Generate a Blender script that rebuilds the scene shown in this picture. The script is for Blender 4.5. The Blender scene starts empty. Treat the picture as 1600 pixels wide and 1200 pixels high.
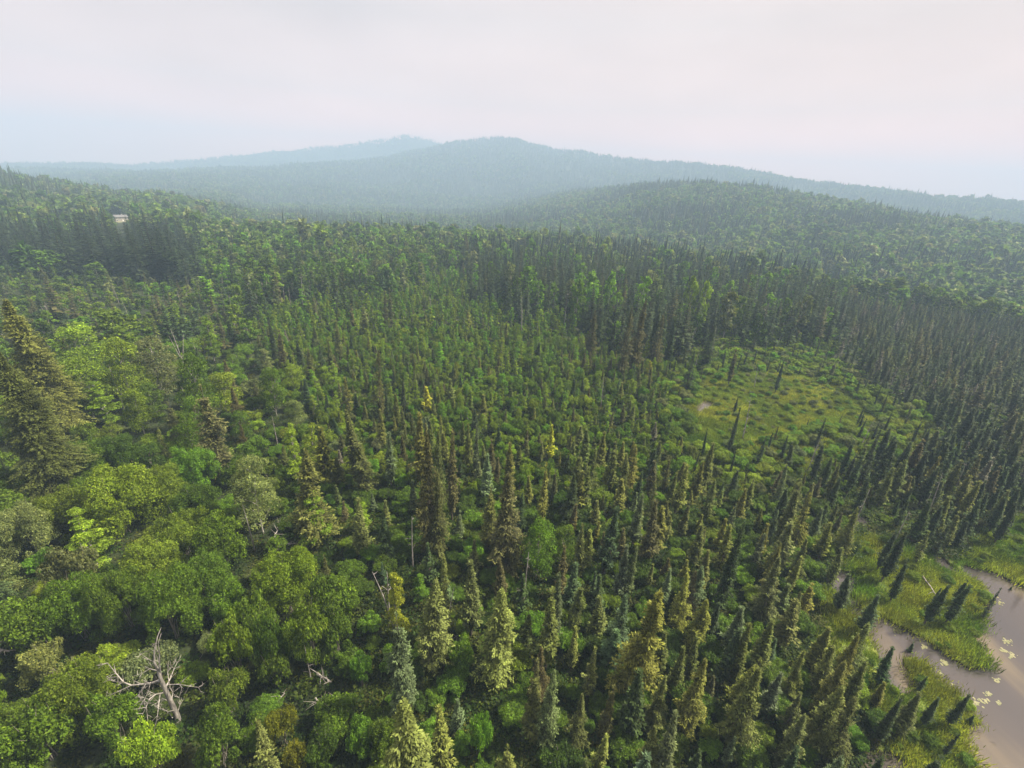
import bpy, math, random
import numpy as np
from mathutils import Matrix, Vector

# ------------------------------------------------------------------ camera, sky, sun, exposure
CAM_H = 45.0
FPX = 720.0                       # focal length in pixels of the 1600 px wide photograph
PITCH = math.radians(23.0)
ROLL = math.radians(3.0)
SUN_AZ = math.radians(78.0)       # clockwise from the view direction (+Y)
SUN_EL = math.radians(52.0)
HAZE_DENSITY = 0.00058
HAZE_COLOR = (0.425, 0.60, 0.80)
EXPOSURE = 1.32

scene = bpy.context.scene
C = scene.collection
_F = np.array([0, math.cos(PITCH), -math.sin(PITCH)])
_U0 = np.array([0, math.sin(PITCH), math.cos(PITCH)])
_X0 = np.array([1.0, 0, 0])
_R = math.cos(ROLL) * _X0 + math.sin(ROLL) * _U0
_U = -math.sin(ROLL) * _X0 + math.cos(ROLL) * _U0
CAMP = np.array([0, 0, CAM_H])

cd = bpy.data.cameras.new('camera')
cam = bpy.data.objects.new('camera', cd)
C.objects.link(cam)
m = Matrix(((_R[0], _U[0], -_F[0], 0), (_R[1], _U[1], -_F[1], 0), (_R[2], _U[2], -_F[2], CAM_H), (0, 0, 0, 1)))
cam.matrix_world = m
cd.sensor_width = 36.0
cd.lens = FPX / 1600 * 36
cd.clip_start = 0.5
cd.clip_end = 40000
scene.camera = cam

world = bpy.data.worlds.new('World')
scene.world = world
world.use_nodes = True
wt = world.node_tree
wt.nodes.clear()
wo = wt.nodes.new('ShaderNodeOutputWorld')
bg = wt.nodes.new('ShaderNodeBackground')
sky = wt.nodes.new('ShaderNodeTexSky')
sky.sky_type = 'NISHITA'
sky.sun_disc = False
sky.sun_elevation = SUN_EL
sky.sun_rotation = SUN_AZ
sky.air_density = 1.0
sky.dust_density = 8.0
sky.ozone_density = 0.3
bg.inputs['Strength'].default_value = 0.085
# smoke veil: a pale overcast layer mixed over the clear sky, brighter and pinker round the sun
tc = wt.nodes.new('ShaderNodeTexCoord')
dot = wt.nodes.new('ShaderNodeVectorMath'); dot.operation = 'DOT_PRODUCT'
dot.inputs[1].default_value = (math.sin(SUN_AZ) * math.cos(math.radians(22)), math.cos(SUN_AZ) * math.cos(math.radians(22)), math.sin(math.radians(22)))
wt.links.new(tc.outputs['Generated'], dot.inputs[0])
ramp = wt.nodes.new('ShaderNodeValToRGB')
ramp.color_ramp.elements[0].position = 0.0
ramp.color_ramp.elements[0].color = (0.500, 0.405, 0.400, 1)
ramp.color_ramp.elements[1].position = 1.0
ramp.color_ramp.elements[1].color = (0.620, 0.440, 0.385, 1)
e = ramp.color_ramp.elements.new(0.55); e.color = (0.530, 0.410, 0.385, 1)
e = ramp.color_ramp.elements.new(0.85); e.color = (0.570, 0.420, 0.380, 1)
wt.links.new(dot.outputs['Value'], ramp.inputs['Fac'])
nz = wt.nodes.new('ShaderNodeTexNoise')
nz.inputs['Scale'].default_value = 2.2; nz.inputs['Detail'].default_value = 4
mp = wt.nodes.new('ShaderNodeMapping'); mp.inputs['Scale'].default_value = (1, 1, 3)
wt.links.new(tc.outputs['Generated'], mp.inputs['Vector']); wt.links.new(mp.outputs['Vector'], nz.inputs['Vector'])
mr = wt.nodes.new('ShaderNodeMapRange')
mr.inputs['To Min'].default_value = 9.3; mr.inputs['To Max'].default_value = 11.7
mr.inputs['From Min'].default_value = 0.3; mr.inputs['From Max'].default_value = 0.7
wt.links.new(nz.outputs['Fac'], mr.inputs['Value'])
sc_ = wt.nodes.new('ShaderNodeVectorMath'); sc_.operation = 'SCALE'
sep = wt.nodes.new('ShaderNodeSeparateXYZ'); wt.links.new(tc.outputs['Generated'], sep.inputs[0])
glow = wt.nodes.new('ShaderNodeValToRGB')
glow.color_ramp.elements[0].position = 0.05; glow.color_ramp.elements[0].color = (0.72, 0.40, 0.30, 1)
glow.color_ramp.elements[1].position = 0.50; glow.color_ramp.elements[1].color = (0.272, 0.272, 0.262, 1)
e = glow.color_ramp.elements.new(0.14); e.color = (0.375, 0.315, 0.28, 1)
e = glow.color_ramp.elements.new(0.26); e.color = (0.282, 0.287, 0.275, 1)
wt.links.new(sep.outputs['Z'], glow.inputs['Fac'])
gm = wt.nodes.new('ShaderNodeVectorMath'); gm.operation = 'MULTIPLY'
wt.links.new(ramp.outputs['Color'], gm.inputs[0]); wt.links.new(glow.outputs['Color'], gm.inputs[1])
gs_ = wt.nodes.new('ShaderNodeVectorMath'); gs_.operation = 'SCALE'; gs_.inputs['Scale'].default_value = 3.15
wt.links.new(gm.outputs[0], gs_.inputs[0])
wt.links.new(gs_.outputs[0], sc_.inputs[0]); wt.links.new(mr.outputs['Result'], sc_.inputs['Scale'])
mx = wt.nodes.new('ShaderNodeMix'); mx.data_type = 'RGBA'
mx.inputs['Factor'].default_value = 0.88
wt.links.new(sky.outputs['Color'], mx.inputs['A']); wt.links.new(sc_.outputs['Vector'], mx.inputs['B'])
wt.links.new(mx.outputs['Result'], bg.inputs['Color'])
wt.links.new(bg.outputs['Background'], wo.inputs['Surface'])

sl = bpy.data.lights.new('sun', 'SUN')
sl.energy = 5.0
sl.angle = math.radians(4)
sl.color = (1.0, 0.88, 0.72)
sun = bpy.data.objects.new('sun', sl)
C.objects.link(sun)
sd = Vector((math.sin(SUN_AZ) * math.cos(SUN_EL), math.cos(SUN_AZ) * math.cos(SUN_EL), math.sin(SUN_EL)))
sun.rotation_euler = sd.to_track_quat('Z', 'Y').to_euler()

scene.view_settings.view_transform = 'Standard'
scene.view_settings.look = 'None'
scene.view_settings.exposure = EXPOSURE
scene.view_settings.gamma = 1
scene.view_settings.use_curve_mapping = False
scene.render.engine = 'CYCLES'
cy = scene.cycles
cy.max_bounces = 5; cy.diffuse_bounces = 3; cy.glossy_bounces = 2; cy.transmission_bounces = 2
cy.volume_bounces = 1; cy.transparent_max_bounces = 8
cy.use_denoising = True
try:
    cy.denoiser = 'OPENIMAGEDENOISE'
except Exception:
    pass

# ------------------------------------------------------------------ helpers
rng = np.random.default_rng(7)
random.seed(7)


def ray(px, py):
    d = _F * FPX + _R * (px - 800) + _U * (600 - py)
    return d / np.linalg.norm(d)


def proj(p):
    d = np.asarray(p, float) - CAMP
    w = d @ _F
    return 800 + FPX * (d @ _R) / w, 600 - FPX * (d @ _U) / w, w


def ground(px, py, z=0.0):
    d = ray(px, py)
    t = (z - CAM_H) / d[2]
    return CAMP + d * t


def inpoly(x, y, poly):
    x = np.asarray(x, float); y = np.asarray(y, float)
    r = np.zeros(x.shape, bool)
    n = len(poly)
    for i in range(n):
        x0, y0 = poly[i]; x1, y1 = poly[(i + 1) % n]
        if y0 == y1:
            continue
        c = ((y0 > y) != (y1 > y)) & (x < (x1 - x0) * (y - y0) / (y1 - y0) + x0)
        r ^= c
    return r


def poly_dist(x, y, poly):
    """signed distance, negative inside"""
    x = np.asarray(x, float); y = np.asarray(y, float)
    best = np.full(x.shape, 1e9)
    n = len(poly)
    for i in range(n):
        a = np.array(poly[i]); b = np.array(poly[(i + 1) % n])
        ab = b - a; L = (ab @ ab) + 1e-9
        t = np.clip(((x - a[0]) * ab[0] + (y - a[1]) * ab[1]) / L, 0, 1)
        best = np.minimum(best, np.hypot(x - a[0] - t * ab[0], y - a[1] - t * ab[1]))
    return np.where(inpoly(x, y, poly), -best, best)


def vnoise(x, y, s, seed=0):
    """smooth value noise 0..1"""
    x = np.asarray(x, float) / s + 1000 + seed * 17.3
    y = np.asarray(y, float) / s + 1000 + seed * 9.1
    xi = np.floor(x).astype(np.int64); yi = np.floor(y).astype(np.int64)
    fx = x - xi; fy = y - yi
    fx = fx * fx * (3 - 2 * fx); fy = fy * fy * (3 - 2 * fy)

    def h(a, b):
        v = (a * 374761393 + b * 668265263 + seed * 974711) & 0x7fffffff
        v = ((v ^ (v >> 13)) * 1274126177) & 0x7fffffff
        return ((v ^ (v >> 16)) & 0xffff) / 65535.0
    return (h(xi, yi) * (1 - fx) + h(xi + 1, yi) * fx) * (1 - fy) + (h(xi, yi + 1) * (1 - fx) + h(xi + 1, yi + 1) * fx) * fy


def fbm(x, y, s, seed=0):
    return (vnoise(x, y, s, seed) * 4 + vnoise(x, y, s / 2.1, seed + 1) * 2 + vnoise(x, y, s / 4.3, seed + 2)) / 7


# ------------------------------------------------------------------ water outlines (traced on the ground plane)
WATER_PX = [
    [(1600, 915), (1578, 907), (1560, 898), (1540, 893), (1512, 888), (1520, 900), (1545, 915), (1558, 935), (1563, 952),
     (1553, 964), (1549, 985), (1538, 997), (1549, 1018), (1549, 1050), (1532, 1060), (1500, 1042), (1470, 1017), (1440, 996),
     (1410, 978), (1385, 966), (1360, 966), (1360, 984), (1375, 1002), (1388, 1022), (1391, 1045), (1398, 1064), (1413, 1064),
     (1411, 1046), (1399, 1030), (1402, 1014), (1422, 1012), (1447, 1030), (1472, 1055), (1502, 1080), (1522, 1105),
     (1548, 1125), (1556, 1136), (1530, 1146), (1525, 1172), (1530, 1200), (1535, 1290), (1900, 1500), (2100, 1000)],
    [(1300, 903), (1314, 889), (1328, 898), (1330, 916), (1324, 930), (1304, 930)],
    [(1328, 930), (1345, 934), (1347, 960), (1331, 956)],
    [(1368, 1196), (1400, 1186), (1418, 1200), (1402, 1222), (1372, 1218)],
    [(1086, 646), (1090, 634), (1100, 625), (1114, 628), (1110, 637), (1098, 640), (1093, 650), (1099, 664), (1106, 672), (1098, 672), (1090, 662)],
    [(1328, 805), (1345, 807), (1362, 815), (1350, 818), (1332, 813)],
    [(1462, 868), (1475, 872), (1490, 885), (1483, 888), (1468, 880)],
]
WATER = [[tuple(ground(px, py)[:2]) for px, py in w] for w in WATER_PX]

# ------------------------------------------------------------------ terrain
# each column of the picture: (pixel x, [(range, ('z', height) or ('y', pixel row of the tree tops)), ...])
TREE_TOP = 11.0
COLS = [
    (-250, [(370, 0), (481, 0), (880, 'y278'), (1263, -15), (2377, 'y272'), (3089, 4), (4133, 'y262')]),
    (0, [(370, 0), (481, 2), (900, 'y266'), (1263, -20), (2509, 'y264'), (3089, 4), (4133, 'y250')]),
    (100, [(370, 0), (492, 3), (920, 'y280'), (1263, -20), (2443, 'y266'), (2960, 9), (4133, 'y248')]),
    (200, [(370, 0), (504, 3), (900, 'y301'), (1215, -18), (2377, 'y266'), (2960, 9), (4133, 'y249')]),
    (280, [(360, 0), (526, 0), (860, 'y306'), (1215, -18), (2377, 'y266'), (2960, 9), (4133, 'y240')]),
    (400, [(365, 0), (627, -20), (1430, 'y318'), (1749, 'y292'), (2443, 'y262'), (3025, 39), (3896, 'y232')]),
    (550, [(370, 0), (672, -24), (1495, 'y322'), (1749, 'y297'), (2575, 'y250'), (3025, 68), (3543, 'y224')]),
    (600, [(370, 0), (672, -24), (1495, 'y323.1'), (1749, 'y298.7'), (2611, 'y243'), (3042, 90), (3444, 'y216')]),
    (640, [(370, 0), (672, -24), (1495, 'y324'), (1749, 'y300'), (2641, 'y234'), (3057, 108), (3365, 'y212')]),
    (665, [(370, 0), (672, -24), (1495, 'y324.0'), (1749, 'y301.0'), (2641, 'y229'), (3041, 110), (3365, 'y215')]),
    (690, [(370, 0), (672, -24), (1495, 'y324'), (1749, 'y302'), (2641, 'y223'), (3025, 113), (3365, 'y221')]),
    (715, [(367, 0), (666, -24), (1495, 'y323.0'), (1749, 'y302.5'), (2641, 'y217'), (3025, 120), (3365, 117)]),
    (740, [(365, 0), (660, -24), (1495, 'y322'), (1749, 'y303'), (2641, 'y214'), (3025, 128), (3365, 117)]),
    (765, [(362, 0), (654, -23), (1495, 'y319.0'), (1749, 'y302.5'), (2641, 'y212'), (3025, 135), (3365, 114)]),
    (790, [(360, 0), (649, -22), (1495, 'y316'), (1749, 'y302'), (2641, 'y211'), (3025, 143), (3365, 112)]),
    (810, [(355, 0), (638, -21), (1495, 'y312.0'), (1725, 'y301.0'), (2641, 'y213'), (3025, 135), (3365, 106)]),
    (830, [(350, 0), (627, -20), (1495, 'y308'), (1701, 'y300'), (2641, 'y221'), (3025, 128), (3365, 100)]),
    (865, [(345, 0), (604, -18), (1462, 'y302.0'), (1676, 30), (2575, 'y229'), (2992, 116), (3365, 94)]),
    (900, [(340, 0), (582, -16), (1430, 'y296'), (1652, 30), (2509, 'y235'), (2960, 104), (3365, 89)]),
    (930, [(337, 0), (565, -14), (1325, 'y293.6'), (1637, 28), (2469, 'y241'), (2940, 98), (3365, 83)]),
    (1000, [(330, 0), (526, -12), (1080, 'y288'), (1603, 25), (2377, 'y247'), (2896, 84), (3365, 72)]),
    (1100, [(305, 0), (481, -12), (1000, 'y285'), (1555, 25), (2245, 'y258'), (2767, 59), (3365, 56)]),
    (1180, [(295, 0), (459, -12), (960, 'y292'), (1506, 22), (2178, 'y270'), (2767, 49), (3365, 44)]),
    (1300, [(285, 0), (370, -12), (900, 'y314'), (1458, 16), (2046, 'y288'), (2703, 39), (3365, 33)]),
    (1450, [(280, 0), (355, -12), (820, 'y340'), (1360, 8), (1914, 'y309'), (2574, 24), (3365, 22)]),
    (1600, [(275, 0), (350, -12), (780, 'y360'), (1312, 2), (1848, 'y321'), (2574, 19), (3365, 16)]),
    (1850, [(270, 0), (350, -12), (750, 'y395'), (1263, 0), (1783, 'y350'), (2574, 14), (3365, 11)]),
]


def build_layers():
    nl = len(COLS[0][1])
    az = np.zeros((nl, len(COLS))); RR = np.zeros_like(az); ZZ = np.zeros_like(az)
    for j, (px, L) in enumerate(COLS):
        for i, (r, s) in enumerate(L):
            py = float(s[1:]) if isinstance(s, str) else 300 + 0.052 * (px - 800)
            d = ray(px, py)
            az[i, j] = math.atan2(d[0], d[1])
            RR[i, j] = r
            if isinstance(s, str):
                ZZ[i, j] = CAM_H + d[2] / math.hypot(d[0], d[1]) * r - TREE_TOP
            else:
                ZZ[i, j] = s
    return az, RR, ZZ


LAZ, LR, LZ = build_layers()


def water_sd(x, y):
    sd_ = np.full(np.shape(x), 1e9)
    for w, grow in zip(WATER, (0.0, 0.7, 0.6, 0.4, 0.15, 0.5, 0.5)):
        sd_ = np.minimum(sd_, poly_dist(x, y, w) - grow)
    return sd_


def terrain_raw(x, y):
    x = np.asarray(x, float); y = np.asarray(y, float)
    az = np.arctan2(x, y); r = np.hypot(x, y)
    n = LAZ.shape[0]
    Rs = [np.zeros_like(r)]; Zs = [np.zeros_like(r)]
    for i in range(n):
        Rs.append(np.interp(az, LAZ[i], LR[i])); Zs.append(np.interp(az, LAZ[i], LZ[i]))
    Rs.append(np.full_like(r, 3750.0)); Zs.append(np.full_like(r, 20.0))
    z = np.zeros_like(r)
    for i in range(len(Rs) - 1):
        a, b = Rs[i], Rs[i + 1]
        t = np.clip((r - a) / (b - a), 0, 1)
        t = 0.5 * t + 0.5 * t * t * (3 - 2 * t)
        mask = (r >= a) & (r < b)
        z = np.where(mask, Zs[i] * (1 - t) + Zs[i + 1] * t, z)
    z = np.where(r >= 3750, 20.0, z)
    amp = np.clip((r - 300) / 1500, 0, 1)
    z = z + amp * ((fbm(x, y, 380, 3) - 0.5) * 34 + (fbm(x, y, 120, 5) - 0.5) * 14)
    near = np.clip((360 - r) / 60, 0, 1)
    z = z + near * ((fbm(x, y, 17, 8) - 0.5) * 0.7 + (fbm(x, y, 4, 9) - 0.5) * 0.35)
    return z


def terrain(x, y):
    x = np.asarray(x, float); y = np.asarray(y, float)
    z = terrain_raw(x, y)
    near = (np.hypot(x, y) < 330)
    sdv = np.full(x.shape, 50.0)
    if near.any():
        xs = np.where(near, x, 0); ys = np.where(near, y, 0)
        sdv = np.where(near, np.minimum(poly_dist(xs, ys, WATER[0]) - 0.6, water_sd(xs, ys)), 50.0)
        sdv = sdv + ((fbm(x, y, 1.6, 12) - 0.5) * 1.1 + (fbm(x, y, 4.5, 13) - 0.5) * 1.6) * (sdv < 4)
    flat = np.clip(sdv / 6, 0, 1)
    zb = z * flat + 0.0
    t = np.clip(sdv / 0.9 + 0.5, 0, 1)
    return zb * t + (-1.3) * (1 - t)


def new_mesh(name, V, Fc, mats, mat_idx=None, attrs=None, smooth=False):
    """V (n,3); Fc (m,3|4) ints or list of such arrays"""
    me = bpy.data.meshes.new(name)
    arrs = Fc if isinstance(Fc, list) else [Fc]
    loops = np.concatenate([a.ravel() for a in arrs]).astype(np.int32)
    sizes = np.concatenate([np.full(len(a), a.shape[1]) for a in arrs]).astype(np.int32)
    starts = np.concatenate([[0], np.cumsum(sizes)[:-1]]).astype(np.int32)
    me.vertices.add(len(V)); me.vertices.foreach_set('co', np.asarray(V, np.float32).ravel())
    me.loops.add(len(loops)); me.loops.foreach_set('vertex_index', loops)
    me.polygons.add(len(sizes)); me.polygons.foreach_set('loop_start', starts)
    try:
        me.polygons.foreach_set('loop_total', sizes)
    except Exception:
        pass
    for mt in mats:
        me.materials.append(mt)
    if mat_idx is not None:
        me.polygons.foreach_set('material_index', np.asarray(mat_idx, np.int32))
    if smooth:
        me.polygons.foreach_set('use_smooth', np.ones(len(sizes), bool))
    if attrs:
        for k, (dom, typ, val) in attrs.items():
            a = me.attributes.new(k, typ, dom)
            key = {'FLOAT': 'value', 'INT': 'value', 'FLOAT_VECTOR': 'vector', 'FLOAT_COLOR': 'color'}[typ]
            a.data.foreach_set(key, np.asarray(val, np.int32 if typ == 'INT' else np.float32).ravel())
    me.update(calc_edges=True)
    me.validate()
    return me


def link(name, me, parent=None, **props):
    o = bpy.data.objects.new(name, me)
    C.objects.link(o)
    if parent:
        o.parent = parent
    for k, v in props.items():
        o[k] = v
    return o


# ------------------------------------------------------------------ materials
def mat_base(name, rough=0.8):
    mt = bpy.data.materials.new(name)
    mt.use_nodes = True
    nt = mt.node_tree
    b = nt.nodes['Principled BSDF']
    b.inputs['Roughness'].default_value = rough
    b.inputs['Specular IOR Level'].default_value = 0.3
    return mt, nt, b


def ramp_node(nt, stops):
    r = nt.nodes.new('ShaderNodeValToRGB')
    cr = r.color_ramp
    while len(cr.elements) > 1:
        cr.elements.remove(cr.elements[-1])
    cr.elements[0].position = stops[0][0]; cr.elements[0].color = (*stops[0][1], 1)
    for p, c in stops[1:]:
        e_ = cr.elements.new(p); e_.color = (*c, 1)
    return r


def leaf_material(name, transl=0.3, tipgain=(2.0, 1.9, 1.6), tipadd=(0.02, 0.02, 0.004)):
    mt, nt, b = mat_base(name, 0.6)
    N, L = nt.nodes, nt.links
    b.inputs['Specular IOR Level'].default_value = 0.08 if 'needle' in name else 0.16
    at = N.new('ShaderNodeAttribute'); at.attribute_type = 'INSTANCER'; at.attribute_name = 'tint'
    tone = N.new('ShaderNodeAttribute'); tone.attribute_type = 'GEOMETRY'; tone.attribute_name = 'tone'
    tip = N.new('ShaderNodeAttribute'); tip.attribute_type = 'GEOMETRY'; tip.attribute_name = 'tip'
    oi = N.new('ShaderNodeObjectInfo')
    k = N.new('ShaderNodeMapRange'); k.inputs['To Min'].default_value = 0.30; k.inputs['To Max'].default_value = 1.95
    L.new(tone.outputs['Fac'], k.inputs['Value'])
    k2 = N.new('ShaderNodeMapRange'); k2.inputs['To Min'].default_value = 0.86; k2.inputs['To Max'].default_value = 1.16
    L.new(oi.outputs['Random'], k2.inputs['Value'])
    mul = N.new('ShaderNodeMath'); mul.operation = 'MULTIPLY'
    L.new(k.outputs['Result'], mul.inputs[0]); L.new(k2.outputs['Result'], mul.inputs[1])
    s = N.new('ShaderNodeVectorMath'); s.operation = 'SCALE'
    L.new(at.outputs['Vector'], s.inputs[0]); L.new(mul.outputs[0], s.inputs['Scale'])
    tg = N.new('ShaderNodeVectorMath'); tg.operation = 'MULTIPLY_ADD'
    tg.inputs[1].default_value = tipgain; tg.inputs[2].default_value = tipadd
    L.new(s.outputs[0], tg.inputs[0])
    mxn = N.new('ShaderNodeMix'); mxn.data_type = 'RGBA'
    L.new(tip.outputs['Fac'], mxn.inputs['Factor']); L.new(s.outputs[0], mxn.inputs['A']); L.new(tg.outputs[0], mxn.inputs['B'])
    L.new(mxn.outputs['Result'], b.inputs['Base Color'])
    tr = N.new('ShaderNodeBsdfTranslucent')
    tm = N.new('ShaderNodeVectorMath'); tm.operation = 'MULTIPLY'; tm.inputs[1].default_value = (1.15, 1.2, 0.6)
    L.new(mxn.outputs['Result'], tm.inputs[0]); L.new(tm.outputs[0], tr.inputs['Color'])
    ms = N.new('ShaderNodeMixShader'); ms.inputs[0].default_value = transl
    L.new(b.outputs[0], ms.inputs[1]); L.new(tr.outputs[0], ms.inputs[2])
    L.new(ms.outputs[0], N['Material Output'].inputs['Surface'])
    return mt


def bark_material(name, c0, c1, scale=3.0, rough=0.9, stretch=(1, 1, 0.3)):
    mt, nt, b = mat_base(name, rough)
    N, L = nt.nodes, nt.links
    t = N.new('ShaderNodeTexCoord'); mpn = N.new('ShaderNodeMapping'); mpn.inputs['Scale'].default_value = stretch
    n = N.new('ShaderNodeTexNoise'); n.inputs['Scale'].default_value = scale; n.inputs['Detail'].default_value = 5
    r = ramp_node(nt, [(0.35, c0), (0.65, c1)])
    L.new(t.outputs['Object'], mpn.inputs['Vector']); L.new(mpn.outputs[0], n.inputs['Vector'])
    L.new(n.outputs['Fac'], r.inputs['Fac']); L.new(r.outputs['Color'], b.inputs['Base Color'])
    return mt


M = {}
M['needles'] = leaf_material('spruce_needles', 0.12, (1.7, 1.75, 1.5), (0.006, 0.009, 0.002))
M['leaves'] = leaf_material('broad_leaves', 0.35, (1.7, 1.5, 1.1), (0.01, 0.01, 0.0))
M['bark'] = bark_material('spruce_bark', (0.045, 0.035, 0.028), (0.13, 0.105, 0.085))
M['birch'] = bark_material('birch_bark', (0.15, 0.14, 0.12), (0.42, 0.41, 0.36), 6, 0.8, (1, 1, 2.5))
M['dead'] = bark_material('weathered_wood', (0.12, 0.112, 0.10), (0.37, 0.35, 0.315), 4)
M['stem'] = bark_material('shrub_stems', (0.10, 0.09, 0.075), (0.27, 0.25, 0.21), 5)
M['twig'] = bark_material('dead_twigs', (0.06, 0.045, 0.035), (0.13, 0.10, 0.08), 4)


def ground_material():
    mt, nt, b = mat_base('forest_floor', 0.95)
    N, L = nt.nodes, nt.links
    g = N.new('ShaderNodeNewGeometry')
    n1 = N.new('ShaderNodeTexNoise'); n1.inputs['Scale'].default_value = 0.16; n1.inputs['Detail'].default_value = 8
    n2 = N.new('ShaderNodeTexNoise'); n2.inputs['Scale'].default_value = 2.3; n2.inputs['Detail'].default_value = 8
    L.new(g.outputs['Position'], n1.inputs['Vector']); L.new(g.outputs['Position'], n2.inputs['Vector'])
    r1 = ramp_node(nt, [(0.3, (0.016, 0.022, 0.008)), (0.5, (0.028, 0.042, 0.010)), (0.66, (0.050, 0.060, 0.015)), (0.8, (0.075, 0.068, 0.028))])
    r2 = ramp_node(nt, [(0.3, (0.35, 0.35, 0.35)), (0.7, (1.35, 1.35, 1.35))])
    L.new(n1.outputs['Fac'], r1.inputs['Fac']); L.new(n2.outputs['Fac'], r2.inputs['Fac'])
    mm = N.new('ShaderNodeMix'); mm.data_type = 'RGBA'; mm.blend_type = 'MULTIPLY'; mm.inputs['Factor'].default_value = 1
    L.new(r1.outputs['Color'], mm.inputs['A']); L.new(r2.outputs['Color'], mm.inputs['B'])
    # sedge mat colour painted where the open fen is
    fen = N.new('ShaderNodeAttribute'); fen.attribute_name = 'fen'
    fc = ramp_node(nt, [(0.3, (0.06, 0.10, 0.012)), (0.5, (0.13, 0.19, 0.03)), (0.68, (0.22, 0.25, 0.05))])
    n3 = N.new('ShaderNodeTexNoise'); n3.inputs['Scale'].default_value = 0.9; n3.inputs['Detail'].default_value = 9
    L.new(g.outputs['Position'], n3.inputs['Vector']); L.new(n3.outputs['Fac'], fc.inputs['Fac'])
    m2 = N.new('ShaderNodeMix'); m2.data_type = 'RGBA'
    L.new(fen.outputs['Fac'], m2.inputs['Factor']); L.new(mm.outputs['Result'], m2.inputs['A']); L.new(fc.outputs['Color'], m2.inputs['B'])
    # bare dark peat on the cut banks and under water
    sp = N.new('ShaderNodeSeparateXYZ'); L.new(g.outputs['Position'], sp.inputs[0])
    pr = N.new('ShaderNodeMapRange'); pr.inputs['From Min'].default_value = -0.1; pr.inputs['From Max'].default_value = -0.3
    L.new(sp.outputs['Z'], pr.inputs['Value'])
    fz = N.new('ShaderNodeAttribute'); fz.attribute_name = 'bankzone'
    ml = N.new('ShaderNodeMath'); ml.operation = 'MULTIPLY'; L.new(pr.outputs[0], ml.inputs[0]); L.new(fz.outputs['Fac'], ml.inputs[1])
    m3 = N.new('ShaderNodeMix'); m3.data_type = 'RGBA'; m3.inputs['B'].default_value = (0.02, 0.014, 0.009, 1)
    L.new(ml.outputs[0], m3.inputs['Factor']); L.new(m2.outputs['Result'], m3.inputs['A'])
    L.new(m3.outputs['Result'], b.inputs['Base Color'])
    bp = N.new('ShaderNodeBump'); bp.inputs['Strength'].default_value = 0.6; bp.inputs['Distance'].default_value = 0.3
    L.new(n2.outputs['Fac'], bp.inputs['Height']); L.new(bp.outputs[0], b.inputs['Normal'])
    return mt


def water_material():
    mt, nt, b = mat_base('peaty_water', 0.12)
    N, L = nt.nodes, nt.links
    g = N.new('ShaderNodeNewGeometry')
    mpn = N.new('ShaderNodeMapping'); mpn.inputs['Rotation'].default_value = (0, 0, 0.5); mpn.inputs['Scale'].default_value = (1, 0.35, 1)
    n = N.new('ShaderNodeTexNoise'); n.inputs['Scale'].default_value = 0.085; n.inputs['Detail'].default_value = 5
    n.inputs['Distortion'].default_value = 0.6
    L.new(g.outputs['Position'], mpn.inputs['Vector']); L.new(mpn.outputs[0], n.inputs['Vector'])
    r = ramp_node(nt, [(0.34, (0.045, 0.043, 0.045)), (0.52, (0.060, 0.053, 0.049)), (0.66, (0.14, 0.115, 0.072))])
    L.new(n.outputs['Fac'], r.inputs['Fac']); L.new(r.outputs['Color'], b.inputs['Base Color'])
    b.inputs['Specular IOR Level'].default_value = 0.8
    n2 = N.new('ShaderNodeTexNoise'); n2.inputs['Scale'].default_value = 1.4; n2.inputs['Detail'].default_value = 3
    bp = N.new('ShaderNodeBump'); bp.inputs['Strength'].default_value = 0.12; bp.inputs['Distance'].default_value = 0.05
    L.new(g.outputs['Position'], n2.inputs['Vector']); L.new(n2.outputs['Fac'], bp.inputs['Height']); L.new(bp.outputs[0], b.inputs['Normal'])
    return mt


# ------------------------------------------------------------------ zones (asked with the picture position of a ground point)
Z_POND_BANK = [(1262, 1010), (1300, 940), (1335, 880), (1330, 835), (1400, 850), (1470, 862), (1600, 825), (2200, 760), (2200, 1700), (1400, 1700), (1360, 1200), (1370, 1120), (1350, 1080), (1330, 1030)]
Z_MEADOW = [(1080, 652), (1095, 612), (1140, 585), (1190, 588), (1245, 594), (1310, 612), (1350, 650), (1300, 668), (1235, 680), (1180, 702), (1120, 690)]
Z_FRINGE = [(1030, 660), (1040, 560), (1110, 530), (1200, 535), (1310, 560), (1370, 625), (1460, 650), (1475, 710), (1370, 730), (1290, 745), (1180, 770), (1100, 740), (1050, 700)]
Z_STAND = [(700, 395), (860, 415), (1010, 432), (1200, 455), (1290, 478), (1330, 520), (1300, 548), (1190, 530), (1110, 535), (1040, 560), (960, 560), (900, 515), (820, 500), (745, 470)]
Z_BOG = [(1290, 478), (1600, 500), (2300, 560), (2300, 760), (1600, 830), (1470, 858), (1380, 845), (1320, 800), (1290, 750), (1450, 700), (1420, 640), (1330, 610), (1300, 550), (1330, 520)]
Z_WALL = [(-400, 300), (0, 330), (290, 340), (305, 440), (180, 440), (0, 425), (-400, 420)]
Z_LEFT = [(-900, 415), (0, 425), (180, 440), (330, 445), (400, 520), (440, 600), (500, 680), (440, 770), (520, 860), (470, 960), (560, 1040), (560, 1700), (-900, 1700)]
Z_BACK = [(290, 300), (760, 300), (740, 400), (700, 430), (560, 470), (400, 500), (330, 445), (300, 400)]
ZONES = [('bank', Z_POND_BANK), ('meadow', Z_MEADOW), ('fringe', Z_FRINGE), ('stand', Z_STAND), ('bog', Z_BOG),
         ('wall', Z_WALL), ('left', Z_LEFT), ('back', Z_BACK)]


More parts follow.
